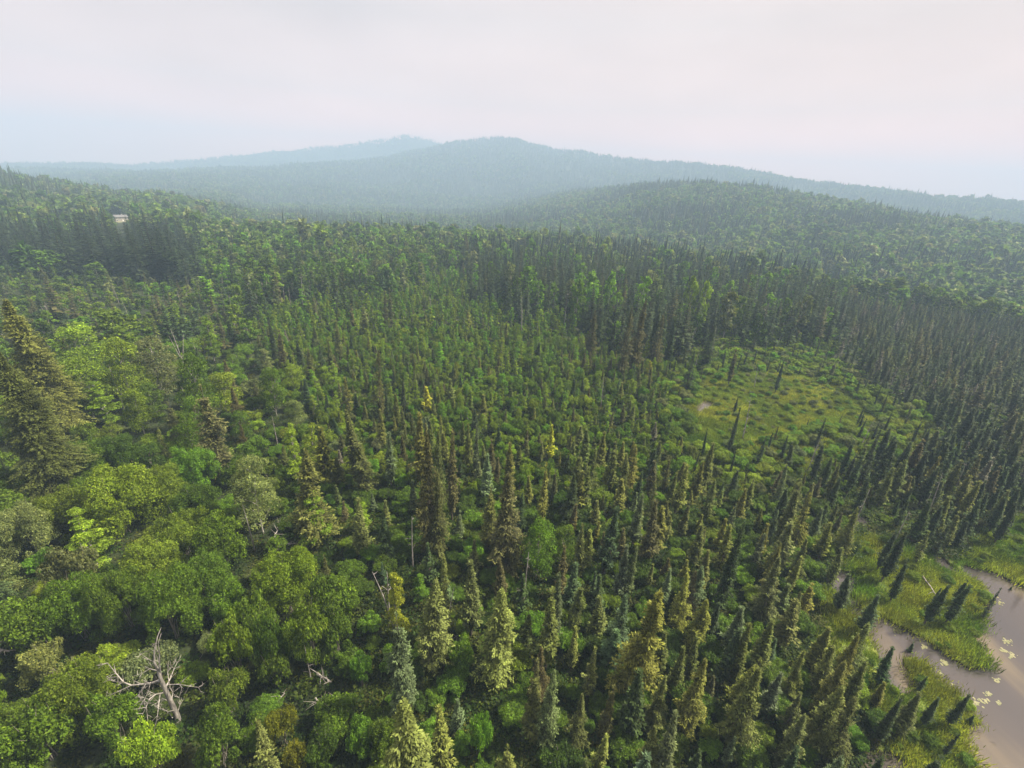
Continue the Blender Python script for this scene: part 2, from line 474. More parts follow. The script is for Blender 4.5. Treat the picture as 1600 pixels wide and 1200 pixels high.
def zone_of(x, y):
    """zone names of ground points (arrays)"""
    P = np.stack([x, y, np.zeros_like(x)], 1)
    px, py, w = proj(P)
    px = px + (fbm(x, y, 12, 31) - 0.5) * 95; py = py + (fbm(x, y, 10, 32) - 0.5) * 48
    out = np.where(py > 770, 'bottom', 'center').astype('<U8')
    done = np.zeros(len(x), bool)
    for n, poly in ZONES:
        i = inpoly(px, py, poly) & ~done
        out[i] = n; done |= i
    out[w < 1] = 'left'
    return out


# ------------------------------------------------------------------ ground sheet
def build_ground():
    az = np.concatenate([np.linspace(-math.pi, -1.12, 40)[:-1], np.linspace(-1.12, 1.12, 421), np.linspace(1.12, math.pi, 40)[1:]])
    R_ = [0.5, 4, 8, 12, 15]
    r = 18.0
    while r < 130:
        R_.append(r); r += 0.42 if r > 34 and r < 90 else 0.9
    while r < 3750:
        R_.append(r); r *= 1.022
    R_.append(3750)
    R_ = np.array(R_)
    A, RR_ = np.meshgrid(az, R_)
    X = RR_ * np.sin(A); Y = RR_ * np.cos(A)
    Z = terrain(X.ravel(), Y.ravel())
    V = np.stack([X.ravel(), Y.ravel(), Z], 1)
    na, nr = len(az), len(R_)
    i = np.arange(nr - 1)[:, None] * na + np.arange(na - 1)[None, :]
    F_ = np.stack([i, i + 1, i + na + 1, i + na], 2).reshape(-1, 4)[:, ::-1]
    zn = zone_of(V[:, 0], V[:, 1])
    near = np.hypot(V[:, 0], V[:, 1]) < 300
    fen = (((zn == 'bank') | (zn == 'meadow')) & near).astype(float) + 0.35 * ((zn == 'fringe') & near)
    bz = near.astype(float)
    me = new_mesh('ground', V, F_, [ground_material()], attrs={'fen': ('POINT', 'FLOAT', fen), 'bankzone': ('POINT', 'FLOAT', bz)}, smooth=True)
    link('ground', me, kind='structure')
    return float(V[:, 2].min()), float(V[:, 2].max())


ZMIN, ZMAX = build_ground()
print('terrain z', ZMIN, ZMAX)


def sheet(name, poly, z, mt, thick=0.0):
    V = np.array([(x, y, z) for x, y in poly])
    me = bpy.data.meshes.new(name)
    me.from_pydata([tuple(v) for v in V], [], [list(range(len(V)))])
    me.materials.append(mt)
    o = link(name, me, kind='structure')
    return o


def build_water():
    wm = water_material()
    rects = []
    for w in WATER:
        xs = [p[0] for p in w]; ys = [p[1] for p in w]
        rects.append((min(xs) - 2, max(xs) + 2, min(ys) - 2, max(ys) + 2))
    # one level for all: the sheet lies under the moss and shows where the ground is cut
    V = []; F_ = []
    x0 = min(r[0] for r in rects); x1 = max(r[1] for r in rects)
    y0 = min(r[2] for r in rects); y1 = max(r[3] for r in rects)
    sheet('water', [(x0, y0), (x1, y0), (x1, y1), (x0, y1)], -0.42, wm)


build_water()

# ------------------------------------------------------------------ tree shapes
class Acc:
    """collects triangles/quads with material index, tone and tip"""
    def __init__(self):
        self.V = []; self.Q = []; self.T = []; self.n = 0
        self.qa = []; self.ta = []

    def quads(self, V4, mi, tone, tip):
        k = len(V4)
        if k == 0:
            return
        self.V.append(V4.reshape(-1, 3))
        self.Q.append(np.arange(k * 4).reshape(k, 4) + self.n)
        self.n += k * 4
        self.qa.append(np.stack([np.full(k, mi), np.broadcast_to(tone, k), np.broadcast_to(tip, k)], 1))

    def tris(self, V3, mi, tone, tip):
        k = len(V3)
        if k == 0:
            return
        self.V.append(V3.reshape(-1, 3))
        self.T.append(np.arange(k * 3).reshape(k, 3) + self.n)
        self.n += k * 3
        self.ta.append(np.stack([np.full(k, mi), np.broadcast_to(tone, k), np.broadcast_to(tip, k)], 1))

    def tube(self, P, rad, sides=6, mi=1):
        P = np.asarray(P, float); rad = np.asarray(rad, float)
        k = len(P)
        d = np.gradient(P, axis=0); d /= np.linalg.norm(d, axis=1)[:, None] + 1e-9
        ref = np.array([0.31, 0.95, 0.05])
        u = np.cross(d, ref); u /= np.linalg.norm(u, axis=1)[:, None] + 1e-9
        v = np.cross(d, u)
        a = np.linspace(0, 2 * math.pi, sides, endpoint=False)
        ring = P[:, None, :] + rad[:, None, None] * (np.cos(a)[None, :, None] * u[:, None, :] + np.sin(a)[None, :, None] * v[:, None, :])
        self.V.append(ring.reshape(-1, 3))
        i = np.arange(k - 1)[:, None] * sides; j = np.arange(sides)[None, :]; j2 = (j + 1) % sides
        q = np.stack([i + j, i + j2, i + sides + j2, i + sides + j], 2).reshape(-1, 4) + self.n
        self.n += k * sides
        self.Q.append(q)
        self.qa.append(np.stack([np.full(len(q), mi), np.full(len(q), 0.5), np.zeros(len(q))], 1))

    def build(self, name, mats, only=None, smooth=False):
        V = np.concatenate(self.V)
        Fs = []; A = []
        if self.Q:
            Fs.append(np.concatenate(self.Q)); A.append(np.concatenate(self.qa))
        if self.T:
            Fs.append(np.concatenate(self.T)); A.append(np.concatenate(self.ta))
        A = np.concatenate(A)
        return new_mesh(name, V, Fs, mats, mat_idx=A[:, 0], smooth=smooth,
                        attrs={'tone': ('FACE', 'FLOAT', A[:, 1]), 'tip': ('FACE', 'FLOAT', A[:, 2])})


def unit(a):
    return a / (np.linalg.norm(a, axis=-1, keepdims=True) + 1e-9)


def leaf_quads(acc, Cn, N, size, tone, tip, r, aspect=0.7, mi=0):
    """diamond leaf sprigs centred on Cn facing N"""
    k = len(Cn)
    t = unit(np.cross(N, r.normal(size=(k, 3))))
    b = np.cross(N, t)
    s = (size * r.uniform(0.45, 1.0, k) ** 1.0 * r.choice([0.8, 1.0, 1.7], k, p=[.4, .4, .2]) * 1.25)[:, None]
    bend = N * s * 0.25
    V4 = np.stack([Cn + t * s - bend, Cn + b * s * aspect, Cn - t * s - bend, Cn - b * s * aspect], 1)
    acc.quads(V4, mi, tone, tip)


# --- spruce ---------------------------------------------------------------
def spruce_profile(kind, t, r):
    """relative crown radius at relative height t (0 base, 1 tip)"""
    if kind == 'white':
        return (1 - t) ** 0.9 * np.clip(0.35 + t * 3.2, 0, 1) * r.uniform(0.8, 1.15) + 0.015
    if kind in ('fir', 'bigfir'):
        return (1 - t) ** 0.95 * np.clip(0.6 + t * 3.0, 0, 1) + 0.02
    # black spruce: thin ragged column ending in a small club and a spire
    col = 0.98 * (1 - t) ** 1.05 + 0.045 * np.exp(-((t - 0.86) / 0.045) ** 2)
    return col * np.clip(0.35 + t * 2.6, 0, 1) * r.uniform(0.72, 1.2) * (1 if t < 0.8 else max(0.15, 1 - (t - 0.8) / 0.16)) + 0.010


def make_spruce(kind, seed, H, W, lod):
    """returns (crown Acc, trunk Acc, dead twigs Acc) for a tree H tall and W wide"""
    r = np.random.default_rng(seed)
    crown, trunk, dead = Acc(), Acc(), Acc()
    bend = r.normal(size=2) * (0.012 if kind != 'black' else 0.014) * H

    def axis(z):
        t = z / H
        return np.stack([bend[0] * t ** 2, bend[1] * t ** 2, z], -1)
    nz_ = [10, 6, 3][lod]
    zz = np.linspace(-0.3, H * 0.985, nz_)
    trunk.tube(axis(zz), (0.012 * H + 0.015) * (1 - zz / H * 0.93).clip(0.05, 1), [7, 5, 3][lod])
    z0 = H * (0.07 if kind == 'white' else 0.16 if kind == 'black' else 0.05)
    step = ([0.30 if kind != 'bigfir' else 0.2, 0.45, 0.0][lod] if kind != 'black' else [0.24, 0.36, 0.0][lod])
    if lod < 2:
        zs = np.arange(z0, H * 0.985, step * (0.6 + 0.4 * H / 12))
    else:
        zs = np.linspace(z0, H * 0.93, 11)
    gap = r.uniform(0, 1, 64)          # angular sectors with their own vigour -> lumps and holes
    for z in zs:
        t = (z - z0) / (H - z0)
        rad = W / 2 * float(spruce_profile(kind, t, r))
        base = axis(np.array(z))
        if lod == 2:
            n = 7
            a = r.uniform(0, 6.28) + np.arange(n) * 6.28 / n + r.normal(size=n) * 0.25
            rr = rad * r.uniform(0.55, 1.25, n)
            dirs = np.stack([np.cos(a), np.sin(a), np.zeros(n)], 1)
            side = np.stack([-np.sin(a), np.cos(a), np.zeros(n)], 1)
            drop = H / 11 * r.uniform(0.5, 1.0, n)
            tipp = base + dirs * rr[:, None] - np.array([0, 0, 1.0]) * drop[:, None]
            up = base + np.array([0, 0, H / 11 * 1.25])
            w = rad * 0.62
            V4 = np.stack([np.broadcast_to(up, (n, 3)), base + dirs * rr[:, None] * 0.45 + side * w - [0, 0, 0.1],
                           tipp, base + dirs * rr[:, None] * 0.45 - side * w - [0, 0, 0.1]], 1)
            crown.quads(V4, 0, r.uniform(0.1, 0.9, n), r.uniform(0, 0.5, n) * (r.uniform(size=n) < 0.5))
            continue
        if seed % 7 == 3 and kind in ('black', 'white') and t > 0.86:
            continue
        nb = int(([8 if kind != 'bigfir' else 13, 7][lod] if kind != 'black' else [7, 6][lod]) * (0.75 + 0.5 * r.uniform()))
        a0 = r.uniform(0, 6.28)
        for j in range(nb):
            a = a0 + j * 6.283 / nb + r.normal() * 0.22
            g = gap[int((a % 6.283) / 6.283 * 8) * 8 + int(t * 7.99)]
            if seed % 7 == 5 and kind in ('black', 'white') and r.uniform() < 0.45:
                continue
            L_ = rad * ((0.32 + 0.85 * g) if lod == 0 else (0.7 + 0.6 * g)) * r.uniform(0.7, 1.25)
            if L_ < 0.06:
                L_ = 0.06
            d = np.array([math.cos(a), math.sin(a), 0]); sd2 = np.array([-math.sin(a), math.cos(a), 0])
            seg = [0.22, 0.45][lod]
            ns = max(2, int(L_ / seg))
            s = (np.arange(ns) + r.uniform(0.2, 0.9)) / ns
            s = s[(s > 0.18) | (ns < 4)]
            ns = len(s)
            if ns == 0:
                continue
            rise = (0.55 * t - 0.28) if kind != 'black' else (0.35 * t - 0.45)
            # droop then upturned tip
            zc = L_ * (rise * s - 0.28 * s * s + 0.16 * s ** 4)
            P = base + d * (L_ * s)[:, None] + np.array([0, 0, 1.0]) * zc[:, None]
            wid = (0.16 + 0.30 * L_ * (1 - 0.55 * s)) * (1.0 if kind != 'black' else 0.8)
            wid = np.minimum(wid, rad * 0.75 + 0.05)
            tone = np.clip(0.25 + 0.5 * g + r.normal(size=ns) * 0.2, 0, 1)
            tipv = np.clip((s - 0.62) / 0.38, 0, 1) * r.uniform(0.3, 1, ns) + 0.5 * max(0.0, t - 0.8)
            for sg in ((-1, 1) if lod else ()):
                out = unit(d * 0.75 + sd2 * sg * r.uniform(0.5, 1.1) + np.array([0, 0, -0.30 + r.normal() * 0.12]))
                nrm = unit(np.cross(out, np.cross(np.array([0, 0, 1.0]), out)) + r.normal(size=3) * 0.25)
                bw = np.cross(out, nrm)
                w_ = wid[:, None]; th = ([0.085, 0.24][lod] + 0.03 * L_) * min(1.0, 0.25 + rad / 0.55)
                e1 = P + out * w_
                mid = P + out * w_ * 0.45
                V4 = np.stack([P - d * 0.02, mid + bw * th, e1, mid - bw * th], 1)
                crown.quads(V4, 0, tone, tipv)
            if lod == 0:
                nsub = 6
                for sg in (-1, 1):
                    sw = r.uniform(0.35, 1.0, (ns, nsub)) * wid[:, None] * 1.25
                    fw = r.uniform(-0.1, 0.22, (ns, nsub)) * seg * 2
                    dz = -0.32 * sw + r.normal(size=(ns, nsub)) * 0.05
                    Q = P[:, None, :] + sd2 * sg * sw[..., None] * 0.72 + d * (fw + sw * 0.35)[..., None]
                    Q[..., 2] += dz
                    Q = Q.reshape(-1, 3)
                    kk = len(Q)
                    out = unit(d * 0.8 + sd2 * sg * 0.8 + np.array([0, 0, -0.15]) + r.normal(size=(kk, 3)) * 0.35)
                    nrm = unit(np.array([0, 0, 1.0]) + d * 0.35 + r.normal(size=(kk, 3)) * 0.4)
                    bw = unit(np.cross(out, nrm))
                    ls = ((0.10 if kind != 'black' else 0.085) * r.uniform(0.6, 1.3, kk) * min(1.0, 0.28 + rad / 0.55))[:, None]
                    V4 = np.stack([Q - out * ls * 1.1, Q + bw * ls * 0.55, Q + out * ls * 1.3, Q - bw * ls * 0.55], 1)
                    crown.quads(V4, 0, np.clip(np.repeat(tone, nsub) + r.normal(size=kk) * 0.12, 0, 1),
                                np.clip(np.repeat(tipv, nsub) + (r.uniform(size=kk) < 0.12) * 0.3, 0, 1))
                mid = (P[:-1] + P[1:]) / 2 if ns > 1 else P
                V4 = np.stack([mid - d * seg * .7, mid + sd2 * 0.07, mid + d * seg * .7, mid - sd2 * 0.07], 1)
                crown.quads(V4, 0, 0.2, 0.0)
            # the outermost spray
            tp = P[-1]
            o = unit(d + np.array([0, 0, 0.25]))
            V4 = np.stack([tp - d * 0.1, tp + o * 0.09 + sd2 * 0.06, tp + o * (0.06 + min(0.2, rad * .5)), tp + o * 0.09 - sd2 * 0.06])[None]
            crown.quads(V4, 0, tone[-1:], np.minimum(tipv[-1:] + 0.2, 1))
    # leader
    top = axis(np.array(H * 0.97))
    n = [26, 10, 4][lod]
    a = r.uniform(0, 6.28, n); h = r.uniform(-0.05, 0.035, n) * H
    P = top + np.stack([np.cos(a) * 0.04, np.sin(a) * 0.04, h], 1)
    sz = (0.13 if kind != 'black' else 0.11) * (1 - h / (0.05 * H)).clip(0.4, 2)
    o = unit(np.stack([np.cos(a), np.sin(a), np.full(n, 0.9)], 1)); q = unit(np.cross(o, [0, 0, 1.0]))
    V4 = np.stack([P, P + o * sz[:, None] + q * 0.06, P + o * 2 * sz[:, None], P + o * sz[:, None] - q * 0.06], 1)
    crown.quads(V4, 0, r.uniform(0.3, 0.8, n), r.uniform(0.3, 0.9, n))
    # bare brown twigs low on the trunk and poking through
    if lod < 1:
        nt_ = [44, 10][lod]
        for i in range(nt_):
            z = H * r.uniform(0.03, 0.5 if kind != 'black' else 0.75)
            a = r.uniform(0, 6.28); t = max(0, (z - z0) / (H - z0))
            L_ = W / 2 * max(0.35, float(spruce_profile(kind, t, r))) * r.uniform(0.5, 1.05)
            b0 = axis(np.array(z)); d = np.array([math.cos(a), math.sin(a), -0.35 + r.normal() * 0.15])
            dead.tube([b0, b0 + d * L_ * 0.5, b0 + d * L_ + [0, 0, -0.1 * L_]], [0.035, 0.022, 0.008], 3)
    return crown, trunk, dead


# --- broadleaf trees and shrubs --------------------------------------------
def make_leafy(form, seed, H, W, lod):
    r = np.random.default_rng(seed)
    crown, trunk = Acc(), Acc()
    lobes = []
    if form in ('shrub', 'bigdome', 'thicket'):
        nl = {'shrub': 17, 'bigdome': 40, 'thicket': 42}[form]
        for i in range(nl):
            a = i * 2.4 + r.normal() * 0.4; q = math.sqrt((i + 0.3) / nl)
            x = math.cos(a) * q * W * 0.36; y = math.sin(a) * q * W * 0.36
            rr = W * (r.uniform(0.10, 0.2) if form == 'shrub' else r.uniform(0.06, 0.135))
            z = H - rr * 0.8 - (0.15 + q * q * 0.42) * H * r.uniform(0.1, 1.3)
            lobes.append((x, y, max(rr * 0.6, z), rr, rr * r.uniform(0.75, 1.05)))
        for i in range(r.integers(5, 9) if form == 'shrub' else 16 if form == 'thicket' else 34):
            a = r.uniform(0, 6.28); q = W * 0.40 * r.uniform(0.4, 1)
            rr = W * r.uniform(0.07, 0.12)
            lobes.append((math.cos(a) * q, math.sin(a) * q, H * r.uniform(0.2, 0.7), rr, rr * 1.2))
        stems = [l for l in lobes[:8]]
        for l in stems:
            p0 = r.normal(size=3) * [0.2, 0.2, 0]; p1 = np.array(l[:3])
            mid = p0 * 0.5 + p1 * 0.5 + r.normal(size=3) * 0.15
            trunk.tube([p0 - [0, 0, 0.3], p0 + [0, 0, .2], mid, p1], [0.06, 0.05, 0.035, 0.02], [5, 4, 3][lod])
            if lod == 0 and r.uniform() < 0.5:      # a bare limb that shows through the leaves
                dd_ = unit(p1 - mid + r.normal(size=3) * 0.3)
                trunk.tube([p1, p1 + dd_ * l[3] * 0.9, p1 + dd_ * l[3] * 1.5 + r.normal(size=3) * 0.1], [0.03, 0.02, 0.008], 4)
    else:
        wide = form == 'round'
        nz_ = 8
        bend = r.normal(size=2) * H * 0.04
        zz = np.linspace(-0.3, H * 0.93, nz_)
        ax = np.stack([bend[0] * (zz / H) ** 1.5 if False else bend[0] * np.abs(zz / H) ** 1.5, bend[1] * np.abs(zz / H) ** 1.5, zz], 1)
        ax[1:-1, :2] += r.normal(size=(nz_ - 2, 2)) * 0.05
        trunk.tube(ax, (0.011 * H + 0.02) * (1 - np.linspace(0, 1, nz_) * 0.9), [7, 5, 3][lod])
        zb = H * (0.17 if wide else 0.14)
        nl = 19 if wide else 18
        for i in range(nl):
            t = (i + r.uniform(0, 0.9)) / nl
            z = zb + (H - zb) * t
            prof = math.sin(math.pi * min(1, 0.28 + 0.66 * t)) ** 0.7 if wide else (0.9 - 0.75 * t) * min(1, 0.5 + 2.5 * t)
            a = i * 2.4 + r.normal() * 0.5
            q = W * 0.5 * prof * r.uniform(0.35, 0.75)
            rr = W * (0.19 if wide else 0.20) * r.uniform(0.7, 1.25) * (0.6 + 0.5 * prof)
            k = min(nz_ - 1, int(z / H * nz_))
            c = np.array([math.cos(a) * q + bend[0] * (z / H) ** 1.5, math.sin(a) * q + bend[1] * (z / H) ** 1.5, min(z, H - rr * 0.7)])
            lobes.append((c[0], c[1], c[2], rr, rr * r.uniform(0.7, 1.0)))
            b = np.array([bend[0] * (z / H) ** 1.5, bend[1] * (z / H) ** 1.5, max(zb * 0.6, z - 0.4 * q - 0.12 * H)])
            trunk.tube([b, (b + c) / 2 + [0, 0, 0.1], c], [0.045 + 0.003 * H, 0.03, 0.012], [4, 3, 3][lod])
    tot = {'shrub': [13000, 1700, 230], 'round': [12500, 1700, 260], 'slim': [8500, 1200, 200], 'thicket': [40000, 6000, 700], 'bigdome': [22000, 6000, 900]}[form][lod]
    size = [0.078, 0.25, 0.72][lod] * (1.0 if form != 'slim' else 0.95)
    size *= (0.75 + 0.25 * W / 4.5) if form not in ('bigdome', 'thicket') else 1.05 if form == 'thicket' else 1.25
    area = np.array([l[3] ** 2 for l in lobes]); cnt = (tot * area / area.sum()).astype(int) + 3
    for (x, y, z, rr, rz), k in zip(lobes, cnt):
        N = unit(r.normal(size=(k, 3)))
        N[:, 2] = np.where(N[:, 2] < -0.25, -N[:, 2] * r.uniform(0.2, 1, k), N[:, 2]); N = unit(N)
        # sprigs: bunches along short shoots that break the lobe outline
        nb = max(4, k // 30)
        bd = unit(r.normal(size=(nb, 3)) + [0, 0, 0.35])
        pick = (N @ bd.T).argmax(1)
        close = (N @ bd.T).max(1)
        vig = r.uniform(0.75, 1.35, nb)
        rad = rr * (0.55 + 0.55 * np.clip((close - 0.72) * 4.2, 0, 1) * vig[pick]) * r.uniform(0.78, 1.05, k)
        shoot = (r.uniform(size=k) < 0.07) & (close > 0.86)
        rad = np.where(shoot, rad * r.uniform(1.05, 1.3, k), rad)
        P = np.stack([x + N[:, 0] * rad, y + N[:, 1] * rad, z + N[:, 2] * rad * rz / rr], 1)
        P[:, 2] = np.maximum(P[:, 2], 0.15)
        nn = unit(N * 0.7 + [0, 0, 0.6] + r.normal(size=(k, 3)) * 0.75)
        lobe_t = r.uniform(-0.12, 0.12)
        bt = r.uniform(-0.22, 0.22, nb)
        tone = np.clip(0.45 + lobe_t + bt[pick] + r.normal(size=k) * 0.14, 0, 1)
        tip = (r.uniform(size=k) < 0.10 + 0.25 * np.clip((close - 0.85) * 5, 0, 1)) * r.uniform(0.2, 0.8, k)
        leaf_quads(crown, P, nn, size, tone, tip, r, 0.62)
    return crown, trunk


def make_snag(seed, H, big=False, fork=False):
    r = np.random.default_rng(seed)
    tr, br = Acc(), Acc()
    n = 8
    zz = np.linspace(-0.3, H, n)
    bend = r.normal(size=2) * 0.05 * H
    ax = np.stack([bend[0] * (zz / H).clip(0) ** 1.6, bend[1] * (zz / H).clip(0) ** 1.6, zz], 1)
    R0 = 0.011 * H + 0.025
    tr.tube(ax, R0 * (1 - 0.8 * np.linspace(0, 1, n)), 7)
    nb = r.integers(5, 10) if not big else 16
    if fork:
        z = H * 0.45; k = int(n * 0.45)
        a = r.uniform(0, 6.28)
        for s in (0, 1):
            d = np.array([math.cos(a + s * 3), math.sin(a + s * 3), 4.2]); d = d / np.linalg.norm(d)
            p = ax[k]; L_ = H * 0.45
            tr.tube([p, p + d * L_ * .5, p + d * L_ + [0, 0, .1 * L_]], [R0 * .55, R0 * .4, R0 * .15], 5)
    for i in range(nb):
        t = r.uniform(0.25, 0.97); k = t * (n - 1); k0 = int(k)
        p = ax[k0] + (ax[min(n - 1, k0 + 1)] - ax[k0]) * (k - k0)
        a = r.uniform(0, 6.28); L_ = H * r.uniform(0.04, 0.12) * (1.2 - t * 0.6) * (1.3 if big else 1)
        d = np.array([math.cos(a), math.sin(a), r.uniform(-0.2, 0.9)])
        q1 = p + d * L_ * 0.5 + r.normal(size=3) * 0.05 * L_; q2 = p + d * L_ + r.normal(size=3) * 0.15 * L_
        br.tube([p, q1, q2], [R0 * 0.32, R0 * 0.22, R0 * 0.06], 4)
        for _ in range(3 if big else 1):
            d2 = unit(d + r.normal(size=3) * 0.7)
            br.tube([q1, q1 + d2 * L_ * 0.5, q1 + d2 * L_ * 0.8], [R0 * 0.16, R0 * 0.1, R0 * 0.03], 3)
    return tr, br


# prototype libraries ---------------------------------------------------------
NV = 7
REF = {'white': (12.0, 4.6), 'fir': (18.0, 6.0), 'bigfir': (22.0, 12.0), 'bigdome': (12.0, 13.0), 'thicket': (6.5, 9.5), 'black': (7.0, 1.9), 'shrub': (3.6, 4.8), 'round': (9.0, 5.6), 'slim': (10.0, 3.4)}
PARTS = {}       # (form, variant, lod) -> dict part name -> mesh
JOINED = {}      # (form, variant, lod) -> mesh with both materials
for form in ('white', 'fir', 'black', 'bigfir'):
    H, W = REF[form]
    for v in range(NV if form[:3] != 'big' else 1):
        for lod in (0, 1, 2):
            cr, tk, dd = make_spruce(form, 100 + v * 8 + (form == 'black') * 50 + (form == 'fir') * 90, H, W, lod)
            PARTS[form, v, lod] = {'crown': cr.build('spruce_crown', [M['needles']])}
            for q in tk.qa:
                q[:, 0] = 0
            for vv, qq, aa in zip(dd.V, dd.Q, dd.qa):      # bare twigs grow out of the trunk
                tk.V.append(vv); tk.Q.append(qq + tk.n); tk.qa.append(aa)
            tk.n += dd.n
            PARTS[form, v, lod]['trunk'] = tk.build('spruce_trunk', [M['bark'], M['twig']], smooth=True)
for form in ('shrub', 'round', 'slim', 'thicket', 'bigdome'):
    H, W = REF[form]
    for v in range(NV if form[:3] != 'big' else 1):
        for lod in (0, 1, 2):
            cr, tk = make_leafy(form, 300 + v * 11 + len(form) * 5, H, W, lod)
            for q in tk.qa:
                q[:, 0] = 0
            PARTS[form, v, lod] = {'crown': cr.build('leafy_crown', [M['leaves']]),
                                   ('stems' if form in ('shrub', 'thicket') else 'trunk'): tk.build('leafy_trunk', [M['birch'] if form not in ('shrub', 'thicket') else M['stem']], smooth=True)}


def joined(key):
    if key in JOINED:
        return JOINED[key]
    V = []; Fs = {3: [], 4: []}; A = {3: [], 4: []}; n = 0; mats = []
    for pn, me in sorted(PARTS[key].items()):
        mi = len(mats)
        mats.append(me.materials[0])
        nv = len(me.vertices); co = np.empty(nv * 3, np.float32); me.vertices.foreach_get('co', co)
        V.append(co.reshape(-1, 3))
        npoly = len(me.polygons); st = np.empty(npoly, np.int32); lt = np.empty(npoly, np.int32)
        me.polygons.foreach_get('loop_start', st); me.polygons.foreach_get('loop_total', lt)
        vi = np.empty(len(me.loops), np.int32); me.loops.foreach_get('vertex_index', vi)
        tn = np.empty(npoly, np.float32); me.attributes['tone'].data.foreach_get('value', tn)
        tp = np.empty(npoly, np.float32); me.attributes['tip'].data.foreach_get('value', tp)
        for k in (3, 4):
            s = lt == k
            if s.any():
                Fs[k].append(vi[st[s][:, None] + np.arange(k)] + n)
                A[k].append(np.stack([np.full(s.sum(), mi), tn[s], tp[s]], 1))
        n += nv
    F_ = []; AA = []
    for k in (4, 3):
        if Fs[k]:
            F_.append(np.concatenate(Fs[k])); AA.append(np.concatenate(A[k]))
    AA = np.concatenate(AA)
    me = new_mesh('joined', np.concatenate(V), F_, mats, mat_idx=AA[:, 0],
                  attrs={'tone': ('FACE', 'FLOAT', AA[:, 1]), 'tip': ('FACE', 'FLOAT', AA[:, 2])})
    JOINED[key] = me
    return me


def instancer(name, keys, meshes, pts, pick, rotz, scale, tint, label, cat, lean=None):
    """ONE stuff object that grows meshes on points"""
    col = bpy.data.collections.new(name + '_shapes')
    for i, me in enumerate(meshes):
        o = bpy.data.objects.new('%s_form_%03d' % (name, i), me)
        col.objects.link(o)
    rot = np.zeros((len(pts), 3)); rot[:, 2] = rotz
    if lean is not None:
        rot[:, :2] = lean
    me = bpy.data.meshes.new(name)
    me.vertices.add(len(pts)); me.vertices.foreach_set('co', np.asarray(pts, np.float32).ravel())
    for k, typ, val in (('pick', 'INT', pick), ('rot', 'FLOAT_VECTOR', rot), ('scl', 'FLOAT_VECTOR', scale), ('tint', 'FLOAT_VECTOR', tint)):
        a = me.attributes.new(k, typ, 'POINT')
        a.data.foreach_set('value' if typ == 'INT' else 'vector', np.asarray(val, np.int32 if typ == 'INT' else np.float32).ravel())
    o = link(name, me, kind='stuff', label=label, category=cat)
    ng = bpy.data.node_groups.new(name, 'GeometryNodeTree')
    ng.interface.new_socket('Geometry', in_out='INPUT', socket_type='NodeSocketGeometry')
    ng.interface.new_socket('Geometry', in_out='OUTPUT', socket_type='NodeSocketGeometry')
    N, L = ng.nodes, ng.links
    gi = N.new('NodeGroupInput'); go = N.new('NodeGroupOutput')
    ci = N.new('GeometryNodeCollectionInfo'); ci.inputs['Collection'].default_value = col
    ci.inputs['Separate Children'].default_value = True; ci.inputs['Reset Children'].default_value = True
    ip = N.new('GeometryNodeInstanceOnPoints'); ip.inputs['Pick Instance'].default_value = True

    def attr(nm, ty):
        a = N.new('GeometryNodeInputNamedAttribute'); a.data_type = ty; a.inputs['Name'].default_value = nm
        return [s for s in a.outputs if s.enabled and s.name == 'Attribute'][0]
    L.new(gi.outputs[0], ip.inputs['Points']); L.new(ci.outputs[0], ip.inputs['Instance'])
    L.new(attr('pick', 'INT'), ip.inputs['Instance Index'])
    e2r = N.new('FunctionNodeEulerToRotation')
    L.new(attr('rot', 'FLOAT_VECTOR'), e2r.inputs[0]); L.new(e2r.outputs[0], ip.inputs['Rotation'])
    L.new(attr('scl', 'FLOAT_VECTOR'), ip.inputs['Scale'])
    L.new(ip.outputs[0], go.inputs[0])
    md = o.modifiers.new('grow', 'NODES'); md.node_group = ng
    return o


# ------------------------------------------------------------------ colours of foliage (base colours)
TINTS = {
    # name: (rgb, word)
    'dark': ((0.030, 0.048, 0.018), 'dark-green'),
    'blackish': ((0.026, 0.040, 0.016), 'blackish'),
    'olive': ((0.066, 0.080, 0.022), 'olive'),
    'gold': ((0.080, 0.096, 0.027), 'golden-green'),
    'yellow': ((0.094, 0.104, 0.022), 'yellow-tipped'),
    'silver': ((0.066, 0.090, 0.040), 'silvery-green'),
    'blue': ((0.050, 0.080, 0.038), 'blue-green'),
    'ashen': ((0.105, 0.098, 0.080), 'ash-grey dead'),
    'rust': ((0.058, 0.058, 0.022), 'rusty-brown'),
    'green': ((0.080, 0.147, 0.012), 'mid-green'),
    'bright': ((0.107, 0.218, 0.017), 'bright-green'),
    'lime': ((0.148, 0.224, 0.017), 'yellow-green'),
    'grey': ((0.125, 0.160, 0.055), 'grey-green'),
    'deep': ((0.048, 0.092, 0.010), 'deep-green'),
    'moss': ((0.107, 0.170, 0.014), 'moss-green'),
    'citron': ((0.185, 0.200, 0.016), 'yellow'),
}


class Tree:
    __slots__ = ('form', 'x', 'y', 'z', 'H', 'W', 'tint', 'rgb', 'rot', 'v', 'px', 'py', 'size', 'vis', 'label', 'landmark')

    def __init__(s, form, x, y, H, W, tint, label=None, z=None):
        s.form = 'thicket' if form == 'shrub' and W > 5.6 else form; s.x = float(x); s.y = float(y); s.H = float(H); s.W = float(W); s.tint = tint
        s.z = float(terrain(np.array([s.x]), np.array([s.y]))[0]) if z is None else z
        s.rot = random.uniform(0, 6.28); s.v = random.randrange(NV) if form[:3] != 'big' else 0
        c = np.array(TINTS[tint][0]); j = np.array([random.gauss(0, .05), random.gauss(0, .035), random.gauss(0, .10)])
        s.rgb = tuple(np.clip(c * (1 + j) * (1 + random.gauss(0, .10)), 0.004, 0.6))
        s.label = label
        if form == 'fir':
            s.rgb = tuple(c_ * 0.72 for c_ in s.rgb)


